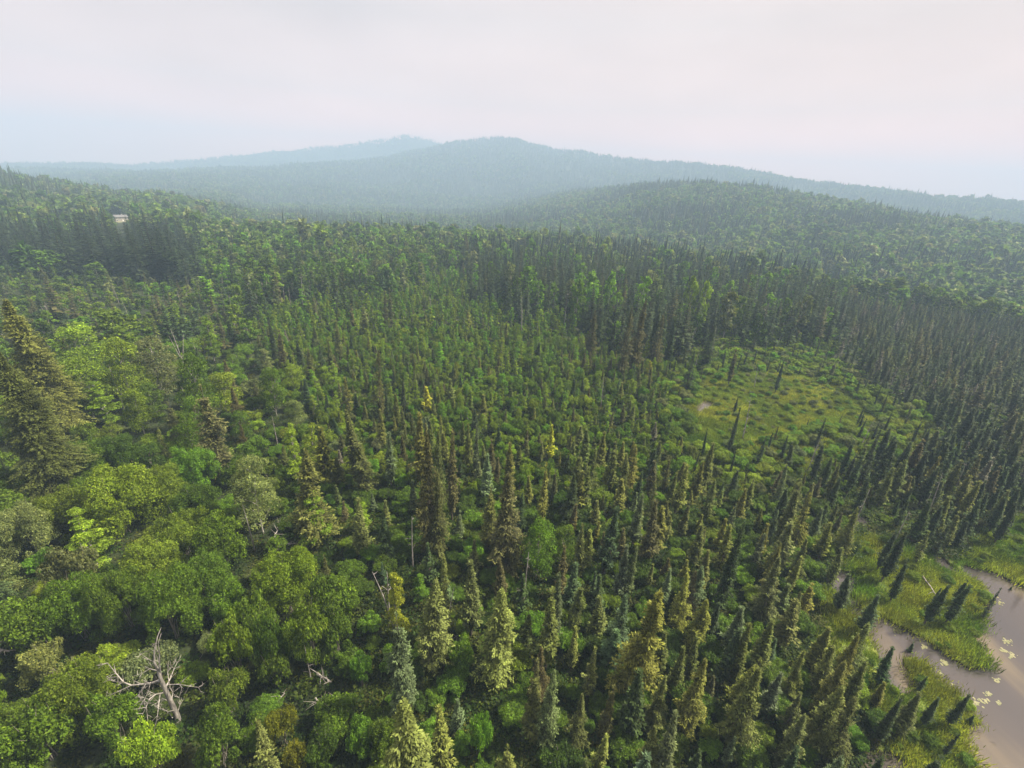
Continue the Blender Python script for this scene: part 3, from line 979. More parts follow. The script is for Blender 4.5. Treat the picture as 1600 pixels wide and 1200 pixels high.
TREES = []
NADIR = (800 - FPX / math.tan(PITCH) * math.sin(ROLL), 600 + FPX / math.tan(PITCH) * math.cos(ROLL))


def hand(form, tx, ty, by, wpx, tint, label=None):
    """a plant seen with its top at (tx, ty) and its foot at picture row by"""
    nx, ny = -89.0 / 1.0, 0
    # image of the vertical through the top: it runs to the nadir point
    nadx, nady, _ = nad
    bx = tx + (nadx - tx) * (by - ty) / (nady - ty)
    g = ground(bx, by)
    # height from the top ray
    d = ray(tx, ty)
    rh = math.hypot(g[0], g[1])
    H = CAM_H + d[2] / math.hypot(d[0], d[1]) * rh
    px, py, w = proj(g)
    W = wpx / FPX * w * (1.05 if form == 'black' else 1.0)
    if form == 'shrub' and wpx > 60:
        W *= 0.78
    t = Tree(form, g[0], g[1], max(H, 0.8), W, tint, label)
    TREES.append(t)
    return t


nad = proj(np.array([0.0, 0.0, -1e9 + CAM_H]))

S = 'white'; B = 'black'; FR = 'fir'
HAND = [
    # foreground spruces
    (S, 620, 955, 1118, 62, 'silver', 'tall silver-tipped spruce standing alone beside a yellow aspen'),
    (S, 635, 1092, 1300, 118, 'gold', 'broad pale golden spruce cut off by the bottom edge of the picture'),
    (S, 402, 1122, 1290, 60, 'gold', 'pale tan-gold spruce at the bottom edge beside yellow shrubs'),
    (S, 668, 903, 1048, 66, 'gold', 'bushy golden-green spruce just behind the silver-tipped spruce'),
    (S, 690, 868, 1000, 42, 'olive', None), (B, 738, 877, 995, 40, 'olive', None),
    (S, 786, 913, 1058, 78, 'gold', 'bushy pale-tipped spruce with brown lower branches in a dark gap'),
    (B, 715, 1090, 1142, 24, 'silver', 'small grey-green young spruce alone below the silver-tipped spruce'),
    (S, 827, 960, 1022, 34, 'olive', None), (B, 866, 923, 1045, 40, 'olive', None), (B, 876, 888, 1010, 28, 'silver', None),
    (B, 820, 898, 965, 26, 'dark', None),
    (S, 981, 924, 1030, 48, 'blue', 'blue-green spruce leaning beside a golden olive spruce'),
    (S, 1022, 920, 1092, 78, 'yellow', 'large golden-olive spruce with bare brown skirt and yellow tips'),
    (B, 965, 985, 1048, 44, 'blue', None), (B, 1042, 983, 1062, 30, 'olive', None),
    (S, 1105, 940, 1014, 44, 'yellow', None), (B, 930, 1008, 1090, 28, 'gold', None), (B, 1070, 1008, 1090, 28, 'olive', None),
    (B, 842, 1032, 1150, 26, 'rust', 'thin brown half-bare spruce between two grey-green ones'),
    (S, 862, 1050, 1172, 42, 'silver', None), (B, 838, 1060, 1160, 38, 'olive', None),
    (B, 957, 1073, 1158, 26, 'rust', 'dark bare-stemmed spruce with a pale club top'),
    (S, 1098, 1033, 1142, 50, 'yellow', None), (B, 1172, 976, 1080, 36, 'olive', None), (B, 1155, 980, 1072, 36, 'dark', None),
    (S, 1190, 1037, 1165, 64, 'olive', 'full olive spruce leaning toward the pond, largest at the lower edge'),
    (B, 1058, 1120, 1225, 38, 'silver', None), (S, 1027, 1136, 1215, 44, 'olive', None), (B, 1148, 1150, 1195, 18, 'silver', None),
    (B, 1252, 1083, 1148, 28, 'gold', None),
    (B, 1245, 940, 1012, 40, 'olive', None), (B, 1272, 910, 962, 26, 'yellow', None), (B, 1232, 912, 960, 30, 'olive', None),
    (S, 1313, 996, 1090, 38, 'olive', None), (S, 1342, 988, 1078, 34, 'yellow', None), (S, 1312, 1065, 1165, 54, 'olive', None),
    (S, 1346, 1090, 1188, 48, 'olive', None), (B, 1373, 930, 990, 26, 'dark', None), (B, 1332, 900, 955, 26, 'dark', None),
    (B, 1407, 1090, 1160, 22, 'blackish', None), (B, 1440, 1084, 1150, 30, 'olive', None), (B, 1468, 1088, 1134, 20, 'blackish', None),
    (B, 1566, 914, 966, 11, 'blackish', 'thin bare dark spruce leaning over the pond edge'),
    (B, 1526, 1111, 1130, 12, 'blackish', 'tiny dark spruce on the grassy point by the pond'),
    (B, 1450, 1052, 1080, 10, 'blackish', 'small dark spruce on the lower sedge bank'),
    (B, 1438, 990, 1014, 10, 'blackish', 'small dark spruce standing on the narrow inlet neck'),
    (B, 1512, 905, 945, 14, 'blackish', None), (B, 1590, 905, 918, 8, 'blackish', None),
    # middle
    (S, 473, 700, 852, 74, 'gold', 'gold-topped spruce rising over a pale birch with a white stem'),
    (B, 500, 665, 765, 40, 'yellow', None), (B, 550, 640, 765, 36, 'olive', None), (S, 563, 680, 775, 44, 'olive', None),
    (B, 606, 675, 762, 24, 'silver', None), (B, 558, 778, 868, 32, 'gold', None), (B, 525, 715, 765, 26, 'olive', None),
    (B, 655, 640, 765, 36, 'yellow', None), (S, 667, 670, 865, 50, 'rust', 'tall dense brown-green spruce, largest of a tight group'),
    (S, 683, 668, 800, 34, 'olive', None), (B, 706, 672, 815, 28, 'rust', 'thin dark rusty spruce standing just right of a tight group'),
    (S, 683, 735, 872, 40, 'olive', None), (B, 732, 660, 735, 18, 'olive', None), (B, 744, 660, 745, 16, 'silver', None),
    (B, 768, 688, 745, 22, 'rust', None), (B, 800, 690, 775, 26, 'olive', None),
    (S, 797, 736, 892, 72, 'rust', 'big rusty-brown spruce in the middle of the forest'),
    (S, 770, 755, 860, 38, 'olive', None),
    (B, 907, 665, 702, 20, 'gold', None), (B, 918, 672, 732, 24, 'olive', None), (B, 943, 675, 742, 22, 'gold', None),
    (B, 930, 693, 726, 16, 'gold', None), (B, 975, 690, 738, 18, 'yellow', None), (B, 963, 690, 740, 18, 'olive', None),
    (S, 996, 695, 768, 30, 'yellow', None), (B, 975, 748, 806, 28, 'yellow', None), (B, 910, 735, 806, 28, 'yellow', None),
    (B, 922, 730, 806, 24, 'olive', None), (B, 855, 720, 824, 22, 'yellow', None), (B, 865, 663, 720, 18, 'citron', 'narrow orange-yellow spruce in the thick of the small spruces'),
    (B, 1070, 722, 762, 22, 'gold', None), (B, 1115, 690, 772, 28, 'olive', None), (B, 1030, 782, 890, 34, 'rust', None),
    (B, 960, 790, 900, 34, 'dark', None), (B, 915, 820, 908, 22, 'olive', None), (B, 885, 850, 935, 26, 'rust', None),
    (B, 981, 850, 938, 28, 'silver', None), (B, 992, 852, 938, 20, 'silver', None), (B, 1020, 880, 918, 14, 'gold', None),
    (B, 1163, 820, 965, 34, 'blackish', 'tall nearly black spruce leaning right above a silvery one'),
    (B, 1075, 875, 910, 18, 'yellow', None), (S, 1098, 885, 945, 34, 'silver', None), (B, 1046, 872, 905, 18, 'rust', None),
    # right
    (B, 1157, 637, 712, 12, 'blackish', 'slender dark spruce at the edge of the yellow meadow'),
    (B, 1153, 622, 646, 7, 'blackish', None), (B, 1196, 680, 730, 12, 'blackish', None), (B, 1226, 562, 615, 10, 'blackish', 'thin dark spruce at the far side of the yellow meadow'),
    (B, 1252, 752, 855, 30, 'olive', None), (B, 1242, 690, 735, 16, 'blackish', None), (B, 1232, 680, 720, 10, 'blackish', None),
    (B, 1290, 688, 752, 18, 'blackish', None), (B, 1335, 688, 745, 16, 'blackish', None), (B, 1377, 678, 760, 20, 'blackish', None),
    (B, 1363, 742, 805, 22, 'blackish', None), (B, 1470, 712, 775, 18, 'yellow', None), (B, 1415, 828, 908, 24, 'blackish', None),
    (B, 1400, 826, 890, 20, 'blackish', None), (B, 1322, 850, 908, 22, 'olive', None), (B, 1312, 745, 800, 20, 'blackish', None),
    (B, 1590, 785, 850, 22, 'blackish', None), (B, 1490, 805, 865, 18, 'blackish', None), (B, 1455, 830, 880, 18, 'olive', None),
    # tall stand and its front
    (S, 930, 485, 562, 26, 'rust', None), (S, 1003, 468, 585, 34, 'rust', 'tall rusty spruce at the front of the dark stand'),
    (S, 985, 480, 592, 26, 'rust', None), (S, 1035, 490, 575, 30, 'rust', None), (FR, 1078, 470, 565, 40, 'dark', None),
    (S, 1115, 505, 575, 30, 'dark', None), (S, 1085, 545, 615, 24, 'blackish', None), (B, 1152, 545, 602, 14, 'rust', None),
    (S, 1178, 455, 545, 24, 'dark', None), (S, 1250, 468, 545, 26, 'dark', None), (S, 1215, 470, 545, 24, 'dark', None),
    (B, 1305, 565, 590, 12, 'rust', None),
    # left
    (S, 312, 597, 748, 66, 'rust', 'tall rusty-tipped spruce rising from the broadleaf thicket'),
    (S, 66, 432, 505, 34, 'rust', 'rusty conical spruce with white dead stems at its foot'),
    (S, 381, 413, 505, 26, 'blackish', 'lone tall dark spruce standing over bright broadleaf trees'),
    (B, 262, 460, 535, 20, 'dark', None), (B, 250, 462, 530, 20, 'dark', None), (S, 276, 470, 540, 28, 'blackish', None),
    (B, 340, 490, 540, 16, 'rust', None), (B, 355, 495, 545, 18, 'dark', None), (B, 235, 465, 520, 18, 'rust', None),
    ('bigfir', 0, 548, 785, 118, 'olive', 'huge olive-brown spruce cut off by the left edge of the picture'),
    # middle distance
    (S, 466, 388, 475, 22, 'dark', None), (S, 505, 395, 470, 20, 'dark', None), (S, 520, 410, 495, 22, 'dark', None),
    (S, 532, 412, 500, 22, 'dark', None), (B, 546, 435, 505, 16, 'blackish', None), (S, 488, 460, 505, 18, 'rust', None),
    (B, 548, 475, 520, 16, 'rust', None), (B, 563, 440, 495, 14, 'dark', None), (B, 571, 420, 485, 12, 'blackish', None),
    (B, 598, 455, 515, 14, 'rust', None), (B, 608, 450, 520, 16, 'rust', None), (B, 525, 500, 565, 20, 'olive', None),
    (B, 567, 475, 525, 20, 'olive', None), (B, 420, 500, 568, 16, 'blackish', None), (B, 433, 515, 575, 18, 'rust', None),
    (B, 465, 530, 585, 16, 'blackish', None), (B, 480, 545, 600, 18, 'olive', None), (B, 497, 535, 595, 16, 'dark', None),
    (B, 513, 530, 592, 16, 'olive', None), (S, 585, 545, 655, 24, 'rust', 'tall dark rusty spruce behind a pale silvery one'),
    (S, 580, 590, 655, 22, 'silver', None), (B, 541, 590, 650, 20, 'yellow', None), (B, 603, 605, 672, 14, 'blackish', None),
    (B, 628, 590, 650, 14, 'blackish', None), (B, 667, 603, 648, 22, 'citron', 'small gold spruce bright among darker small spruces'),
    (B, 593, 640, 700, 20, 'yellow', None), (B, 630, 636, 705, 18, 'olive', None), (B, 618, 615, 670, 18, 'olive', None),
]
for tx, ty, by in [(22, 350, 408), (40, 343, 402), (62, 341, 405), (84, 338, 412), (115, 343, 420), (127, 345, 425), (139, 365, 428),
                   (152, 345, 430), (172, 343, 432), (180, 352, 436), (198, 350, 438), (205, 358, 441), (218, 340, 436),
                   (229, 342, 442), (240, 352, 441), (250, 346, 440), (257, 352, 438), (275, 372, 424), (4, 352, 400), (98, 352, 416)]:
    HAND.append((FR, tx, ty, by, 37, 'blackish' if tx % 2 else 'dark', None))
HAND += [
    # broadleaf trees
    ('slim', 452, 664, 755, 34, 'lime', 'pale lime birch with a thin white stem, left one of a pair'),
    ('slim', 480, 664, 745, 36, 'lime', 'pale lime birch behind the gold-topped spruce, right one of a pair'),
    ('slim', 483, 768, 856, 52, 'lime', 'pale birch with a white stem growing under the gold-topped spruce'),
    ('round', 388, 718, 832, 66, 'grey', 'grey-green birch with crooked white limbs in the thicket'),
    ('slim', 613, 903, 1000, 44, 'citron', 'bright yellow-green aspen behind the silver-tipped spruce'),
    ('round', 845, 816, 905, 56, 'bright', 'bright green round birch with an airy crown between spruces'),
    ('shrub', 432, 1112, 1165, 48, 'citron', 'yellow shrub at the bottom edge beside the tan spruce'),
    ('shrub', 460, 1163, 1205, 42, 'citron', 'second yellow shrub at the very bottom edge'),
    ('shrub', 560, 1128, 1180, 44, 'bright', 'rounded bright green shrub left of the broad golden spruce'),
    ('shrub', 750, 1120, 1180, 40, 'bright', 'bright green shrub right of the broad golden spruce'),
    ('shrub', 720, 1000, 1042, 44, 'bright', 'bright green low shrub between two bushy golden spruces'),
    ('shrub', 560, 1020, 1072, 36, 'bright', 'bright green shrub on the grassy gap left of the silver-tipped spruce'),
    ('bigfir', 18, 466, 680, 118, 'yellow', 'huge golden-topped spruce rising behind the olive one at the left edge'),
    ('round', 108, 508, 600, 70, 'lime', None), ('round', 115, 562, 655, 66, 'lime', None), ('round', 172, 482, 555, 60, 'moss', None),
    ('round', 228, 532, 625, 66, 'grey', 'wide grey-green tree with a forked pale trunk'),
    ('round', 178, 532, 640, 56, 'moss', None), ('slim', 318, 432, 482, 34, 'bright', None), ('slim', 320, 494, 566, 32, 'lime', 'upright lime poplar with a bleached forked stump at its foot'),
    ('round', 290, 555, 672, 50, 'green', None), ('round', 340, 580, 650, 60, 'lime', None), ('round', 32, 383, 432, 42, 'deep', None),
    ('round', 68, 390, 434, 46, 'green', None), ('round', 145, 410, 445, 32, 'green', None),
    ('round', 930, 423, 500, 38, 'bright', 'round bright aspen crown topping the dark stand'), ('round', 958, 424, 500, 26, 'bright', None),
    ('round', 1012, 432, 510, 30, 'bright', None), ('round', 1085, 434, 520, 26, 'lime', None), ('round', 1106, 441, 522, 22, 'lime', None),
    ('round', 1147, 455, 530, 36, 'grey', 'broad pale grey-green crown in the dark spruce stand'), ('round', 828, 416, 480, 34, 'bright', None),
    ('round', 473, 341, 400, 22, 'grey', None), ('round', 500, 350, 405, 24, 'moss', None), ('round', 550, 371, 415, 20, 'lime', None),
    ('round', 705, 415, 450, 20, 'bright', None), ('round', 1190, 492, 545, 26, 'deep', None), ('round', 905, 440, 515, 30, 'green', None),
    ('slim', 1015, 530, 575, 16, 'lime', None), ('slim', 1018, 565, 600, 16, 'citron', None), ('round', 455, 570, 615, 34, 'lime', None),
    ('round', 420, 575, 650, 40, 'green', None), ('slim', 842, 492, 530, 14, 'lime', None), ('round', 298, 620, 700, 46, 'green', None),
]
for cx, ty, by, w, t in [(352, 965, 1050, 80, 'lime'), (345, 1050, 1110, 60, 'moss'), (222, 1142, 1215, 90, 'lime'), (160, 1088, 1160, 90, 'green'),
                         (112, 1040, 1125, 140, 'moss'), (35, 1100, 1185, 120, 'green'), (30, 945, 1020, 110, 'moss'), (100, 915, 1000, 125, 'green'),
                         (175, 895, 985, 110, 'moss'), (245, 900, 1000, 115, 'green'), (392, 942, 1025, 72, 'green'), (418, 955, 1055, 62, 'deep'),
                         (475, 948, 1042, 78, 'moss'), (522, 898, 968, 90, 'green'), (440, 868, 955, 130, 'moss'), (160, 732, 835, 150, 'lime'),
                         (92, 768, 835, 115, 'moss'), (25, 790, 868, 100, 'grey'), (100, 855, 945, 95, 'grey'), (20, 732, 795, 115, 'deep'),
                         (275, 800, 868, 110, 'lime'), (300, 758, 820, 95, 'green'), (245, 735, 800, 90, 'moss'), (335, 812, 885, 90, 'green'),
                         (292, 700, 770, 90, 'bright'), (130, 688, 750, 85, 'green'), (178, 680, 738, 85, 'deep'), (228, 855, 930, 120, 'moss'),
                         (310, 868, 945, 115, 'green'), (420, 1010, 1070, 60, 'moss'), (520, 960, 1020, 60, 'green'), (330, 1120, 1190, 90, 'green'),
                         (60, 1010, 1060, 80, 'grey'), (345, 920, 980, 80, 'green'), (500, 1140, 1190, 70, 'deep'), (600, 1130, 1180, 50, 'green')]:
    HAND.append(('shrub', cx, ty, by, w, t, None))
for h in HAND:
    hand(*h)

SNAGS = [
    (476, 1008, 1062, 0), (641, 803, 885, 0), (587, 755, 772, 0), (426, 577, 628, 0), (277, 453, 482, 0), (345, 455, 492, 0),
    (357, 460, 512, 0), (192, 465, 495, 0), (65, 472, 510, 1), (87, 475, 503, 0), (27, 430, 445, 0), (112, 440, 456, 0),
    (275, 515, 600, 1), (305, 535, 562, 1), (212, 546, 618, 1), (172, 570, 645, 0), (441, 445, 478, 0), (450, 448, 480, 0),
    (467, 428, 482, 0), (490, 470, 505, 1), (673, 455, 495, 0), (768, 485, 510, 0), (745, 440, 470, 0), (887, 453, 515, 0),
    (818, 463, 522, 0), (806, 463, 482, 0), (918, 455, 490, 0), (1083, 510, 552, 1), (1108, 503, 530, 0), (1200, 475, 532, 0),
    (1218, 523, 548, 0), (1117, 495, 512, 0), (543, 655, 690, 0), (426, 650, 700, 0), (168, 508, 548, 1), (945, 502, 530, 0),
    (855, 512, 530, 0), (178, 755, 800, 1), (187, 765, 805, 0), (1240, 470, 520, 0),
]

_rs = random.Random(21)
for _ in range(46):
    zx = _rs.choice([(20, 430, 450, 640), (420, 1150, 440, 640), (60, 560, 640, 900), (1150, 1560, 600, 860), (560, 1000, 820, 1080), (700, 1300, 440, 540)])
    x_, y_ = _rs.uniform(zx[0], zx[1]), _rs.uniform(zx[2], zx[3])
    SNAGS.append((x_, y_ - (14 + (y_ - 400) * 0.085) * _rs.uniform(0.7, 1.9), y_, 1 if _rs.random() < 0.12 else 0))

# ------------------------------------------------------------------ scatter the rest of the near forest
class Grid:
    def __init__(s, cell=3.0):
        s.c = cell; s.d = {}

    def add(s, x, y, r):
        s.d.setdefault((int(x // s.c), int(y // s.c)), []).append((x, y, r))

    def free(s, x, y, r):
        k = int(max(1, math.ceil((r + 2.6) / s.c)))
        cx, cy_ = int(x // s.c), int(y // s.c)
        for i in range(cx - k, cx + k + 1):
            for j in range(cy_ - k, cy_ + k + 1):
                for (a, b, q) in s.d.get((i, j), ()):
                    if (a - x) ** 2 + (b - y) ** 2 < (r + q) ** 2:
                        return False
        return True


def cand(n, rmin, rmax, azm=0.98):
    az = rng.uniform(-azm, azm, n); rr = np.sqrt(rng.uniform(rmin ** 2, rmax ** 2, n))
    if rmin < 20:
        az = np.where(rr < 110, az / azm * 1.3, az)
    return rr * np.sin(az), rr * np.cos(az)


PLATEAU_R = np.array([LAZ[0], LR[0]])
def on_terrain(px, py, t0=200):
    d = ray(px, py); t = t0
    while t < 3000:
        p = CAMP + d * t
        if p[2] < float(terrain_raw(p[0:1], p[1:2])[0]):
            return p
        t += 1.0
    return p


HOUSE = on_terrain(190, 346, 375)
print('house', HOUSE)
H_AZ = math.atan2(HOUSE[0], HOUSE[1])


def choose(ws):
    k = random.random() * sum(w for w, _ in ws)
    for w, v in ws:
        k -= w
        if k <= 0:
            return v
    return ws[-1][1]


def scatter(rule, n, rmin, rmax, grid):
    """rule(zone, x, y) -> None or (form, H, W, tint, spacing radius)"""
    x, y = cand(n, rmin, rmax)
    zn = zone_of(x, y); sdw = water_sd(x, y)
    az = np.arctan2(x, y); edge = np.interp(az, LAZ[0], LR[0])
    rr = np.hypot(x, y)
    nz1 = fbm(x, y, 22, 41); nz2 = fbm(x, y, 7, 44)
    zt = terrain(x, y)
    out = 0
    for i in range(n):
        if sdw[i] < 0.6 or rr[i] > edge[i] + 20:
            continue
        if abs(az[i] - H_AZ) < 0.012 and rr[i] > 318:
            continue
        res = rule(zn[i], x[i], y[i], nz1[i], nz2[i], sdw[i])
        if res is None:
            continue
        form, H, W, tint, sp = res
        if sdw[i] < W * 0.35 + 0.3:
            continue
        if not grid.free(x[i], y[i], sp):
            continue
        grid.add(x[i], y[i], sp)
        TREES.append(Tree(form, x[i], y[i], H, W, tint, z=float(zt[i])))
        out += 1
    return out


U_ = random.uniform


def rule_spruce(z, x, y, n1, n2, sw):
    if z == 'center':
        if random.random() < 0.3 * (n1 < 0.42):
            return None
        py = proj(np.array([x, y, 0]))[1]
        if random.random() < (0.92 if n2 < 0.47 else 0.1) or (py < 560 and random.random() < 0.85):
            return None
        H = U_(1.8, 5.2) * (0.75 + 0.6 * n1) * (1.5 if random.random() < 0.08 else 1)
        t = choose([(3.5, 'olive'), (2.2, 'gold'), (2, 'yellow'), (2, 'rust'), (2, 'dark'), (.8, 'silver'), (1.6, 'blackish'), (.35, 'ashen')])
        return ('black', H, H * U_(0.30, 0.44), t, 1.7 if py < 560 else 1.25)
    if z == 'bottom':
        if n1 < 0.36:
            return None
        px = proj(np.array([x, y, 0]))[0]
        H = U_(3.5, 9.5)
        t = choose([(4, 'olive'), (1.5, 'silver'), (1.6, 'yellow'), (1.3, 'rust'), (1.6, 'dark'), (1, 'gold'), (0.6, 'blue')])
        return ('black' if H < 6.5 or random.random() < 0.4 else 'white', H, H * U_(0.26, 0.38), t, 1.15 if px > 880 else 1.9)
    if z == 'bog':
        if n2 < 0.33:
            return None
        H = U_(3.0, 8.8)
        t = choose([(4, 'blackish'), (1.2, 'rust'), (4, 'dark'), (3, 'olive'), (.6, 'ashen')])
        return ('black', H, H * U_(0.30, 0.42), t, 0.9)
    if z == 'stand':
        if n2 < 0.28:
            return None
        H = U_(11, 18)
        return (choose([(3, 'white'), (2, 'fir'), (2, 'black')]), H, H * U_(0.25, 0.34), choose([(4, 'dark'), (5, 'blackish'), (.6, 'rust'), (1, 'blue')]), 1.8)
    if z == 'wall':
        H = U_(18, 24)
        return ('fir', H, H * U_(0.32, 0.42), choose([(3, 'blackish'), (2, 'dark')]), 3.6)
    if z == 'left':
        if random.random() < 0.975:
            return None
        H = U_(5, 10)
        return ('white', H, H * U_(0.30, 0.4), choose([(2, 'rust'), (2, 'dark'), (1, 'olive')]), 2.5)
    if z == 'back':
        if n1 < 0.5 and random.random() < 0.7:
            return None
        H = U_(8, 14)
        return (choose([(2, 'white'), (2, 'black')]), H, H * U_(0.22, 0.3), choose([(3, 'dark'), (2, 'blackish'), (1, 'rust')]), 3.2)
    if z == 'fringe':
        if random.random() < 0.88:
            return None
        H = U_(3, 6.5)
        return ('black', H, H * U_(0.14, 0.22), choose([(4, 'blackish'), (1, 'olive')]), 1.2)
    if z == 'bank':
        if sw < 1.0 or random.random() < 0.35 + 0.5 * (n1 < 0.5):
            return None
        H = U_(1.5, 7.0)
        return ('black', H, H * U_(0.2, 0.3), choose([(4, 'blackish'), (1, 'olive'), (1, 'dark')]), 1.1)
    return None


def rule_broad(z, x, y, n1, n2, sw):
    if z == 'left':
        far_ = math.hypot(x, y) > 170
        if n1 > 0.62 or random.random() < (0.75 if far_ else 0.3):
            return None
        H = U_(5.5, 10) * (0.7 if far_ else 1)
        return (choose([(3, 'round'), (2, 'slim')]), H, H * U_(0.5, 0.72), choose([(3, 'green'), (2, 'lime'), (2, 'moss'), (2, 'grey'), (1, 'bright'), (2, 'deep')]), 3.0)
    if z == 'back':
        H = U_(8, 13)
        return (choose([(3, 'round'), (2, 'slim')]), H, H * U_(0.45, 0.68), choose([(3, 'green'), (2, 'deep'), (2, 'moss'), (2, 'bright'), (2, 'grey')]), 1.9)
    if z == 'center':
        py = proj(np.array([x, y, 0]))[1]
        if py < 700:
            if random.random() < (0.0 if py < 580 else (py - 580) / 130):
                return None
            H = U_(2.0, 5.0) * (1.25 if py < 520 else 1) * (1.5 if random.random() < 0.12 else 1)
            return (choose([(1, 'round'), (5, 'slim')]), H, H * U_(0.42, 0.62), choose([(2, 'green'), (4, 'bright'), (5, 'lime'), (1, 'moss')]), H * 0.20)
        if random.random() < 0.97:
            return None
        H = U_(4, 7)
        return ('slim', H, H * .5, choose([(1, 'bright'), (1, 'green')]), 2.0)
    if z == 'stand':
        if random.random() < 0.84:
            return None
        H = U_(9, 16)
        return ('round', H, H * .45, choose([(2, 'bright'), (1, 'grey'), (1, 'green')]), 2.2)
    if z == 'bottom':
        if random.random() < 0.96:
            return None
        H = U_(4, 6.5)
        return (choose([(1, 'round'), (1, 'slim')]), H, H * .55, choose([(2, 'green'), (1, 'bright'), (.5, 'lime')]), 2.2)
    return None


def rule_shrub(z, x, y, n1, n2, sw):
    g = [(3.5, 'green'), (3, 'moss'), (1.5, 'deep'), (2, 'lime'), (1, 'bright'), (0.9, 'grey')]
    if z == 'left':
        W = U_(2.6, 5.6)
        if math.hypot(x, y) > 150:
            W *= 0.72
        return ('shrub', W * U_(0.62, 0.95), W, choose(g), W * 0.40)
    if z == 'bottom':
        W = U_(1.8, 4.2)
        return ('shrub', W * U_(0.55, 0.8), W, choose([(4, 'green'), (3, 'deep'), (1.5, 'bright'), (1, 'moss'), (.5, 'lime')]), W * 0.34)
    if z == 'center':
        W = U_(1.1, 2.9)
        return ('shrub', W * U_(0.8, 1.35), W, choose([(3, 'green'), (2, 'bright'), (2.5, 'moss'), (3.5, 'lime'), (1, 'grey')]), W * 0.33)
    if z == 'fringe':
        W = U_(1.8, 3.8)
        return ('shrub', W * U_(0.55, 0.8), W, choose([(2, 'bright'), (5, 'lime'), (1.5, 'moss'), (1.5, 'grey'), (.7, 'green')]), W * 0.33)
    if z == 'meadow':
        if random.random() < (0.1 if n2 > 0.48 else 0.75):
            return None
        W = U_(0.7, 2.2)
        return ('shrub', W * U_(0.5, 0.8), W, choose([(1, 'moss'), (3, 'lime'), (1, 'grey'), (1, 'bright')]), W * 0.45)
    if z == 'bank':
        if random.random() < (0.3 if n2 > 0.5 else 0.8):
            return None
        W = U_(0.6, 1.9)
        return ('shrub', W * U_(0.5, 0.8), W, choose([(2, 'moss'), (2, 'green'), (2, 'lime')]), W * 0.42)
    if z == 'bog':
        W = U_(1.3, 2.4)
        return ('shrub', W * U_(0.4, 0.6), W, choose([(2, 'moss'), (2, 'green'), (1, 'grey')]), W * 0.5)
    if z in ('back', 'wall', 'stand'):
        W = U_(2.5, 5)
        return ('shrub', W * U_(0.6, 0.8), W, choose(g), W * 0.34)
    return None


gs = Grid(3.0); gb = Grid(3.0)
for t in TREES:
    if t.form in ('white', 'black', 'fir', 'bigfir'):
        gs.add(t.x, t.y, max(0.8, t.W * 0.36)); gb.add(t.x, t.y, 0.45)
    else:
        gs.add(t.x, t.y, t.W * 0.30); gb.add(t.x, t.y, t.W * 0.33)
for tx, ty, by, fk in SNAGS:
    bx = tx + (nad[0] - tx) * (by - ty) / (nad[1] - ty)
    g = ground(bx, by); gs.add(g[0], g[1], 0.7); gb.add(g[0], g[1], 0.7)
SN_BIG = ground(278, 1126)
gs.add(SN_BIG[0], SN_BIG[1], 2.5); gb.add(SN_BIG[0], SN_BIG[1], 1.6)
# keep sight lines to a few picture landmarks open
def keep_open(px, py, r):
    g = ground(px, py); gs.add(g[0], g[1], r); gb.add(g[0], g[1], r * 0.6)
for q in [(1304, 968, 3.8), (1300, 1000, 3.0), (1088, 690, 3.2), (1314, 925, 3.4), (1338, 960, 2.2), (1093, 655, 4.0), (1345, 820, 2.5), (1475, 885, 2.5), (1395, 1030, 3.0), (1420, 1000, 3.0), (1500, 1075, 2.5), (500, 1075, 1.6), (580, 1060, 2.0), (760, 1090, 2.6), (640, 1150, 1.6), (430, 862, 1.4), (560, 885, 1.2), (640, 900, 1.2)]:
    keep_open(*q)

n1 = scatter(rule_spruce, 80000, 14, 395, gs)
for t in TREES[len(HAND):]:
    gb.add(t.x, t.y, 0.3 if t.form == 'black' else 0.5)
n2 = scatter(rule_broad, 40000, 14, 395, gb)
n3 = scatter(rule_shrub, 150000, 12, 395, gb)
print('near scatter', n1, n2, n3)

# ------------------------------------------------------------------ far forest points
def far_points():
    out = []
    for rmin, rmax, sp in ((236, 620, 4.6), (620, 1000, 5.6), (1000, 1500, 7.2), (1500, 2200, 9.5), (2200, 2900, 11.5), (2900, 3700, 14.5)):
        A_ = 0.5 * 2 * 0.96 * (rmax ** 2 - rmin ** 2)
        n = int(A_ / (sp * sp))
        x, y = cand(n, rmin, rmax, 0.96)
        if rmin < 500:
            az = np.arctan2(x, y); edge = np.interp(az, LAZ[0], LR[0])
            k = np.hypot(x, y) > edge + 12
            x, y = x[k], y[k]
        z = terrain_raw(x, y)
        hx, hy = HOUSE[0], HOUSE[1]
        k = np.hypot(x - hx, y - hy) > 16
        # open sight line in front of the house
        az = np.arctan2(x, y); haz = math.atan2(hx, hy); hr = math.hypot(hx, hy)
        k &= ~((np.abs(az - haz) < 0.015) & (np.hypot(x, y) < hr + 6) & (np.hypot(x, y) > hr - 150))
        px, py, w = proj(np.stack([x, y, z + 14], 1))
        k &= (px > -120) & (px < 1720)
        x, y, z, px, py = x[k], y[k], z[k], px[k], py[k]
        # trees hidden behind a nearer ridge are not built
        out.append((x, y, z, np.full(len(x), sp)))
    return [np.concatenate([o[i] for o in out]) for i in range(4)]


FX, FY, FZ, FSP = far_points()
fr = np.hypot(FX, FY)
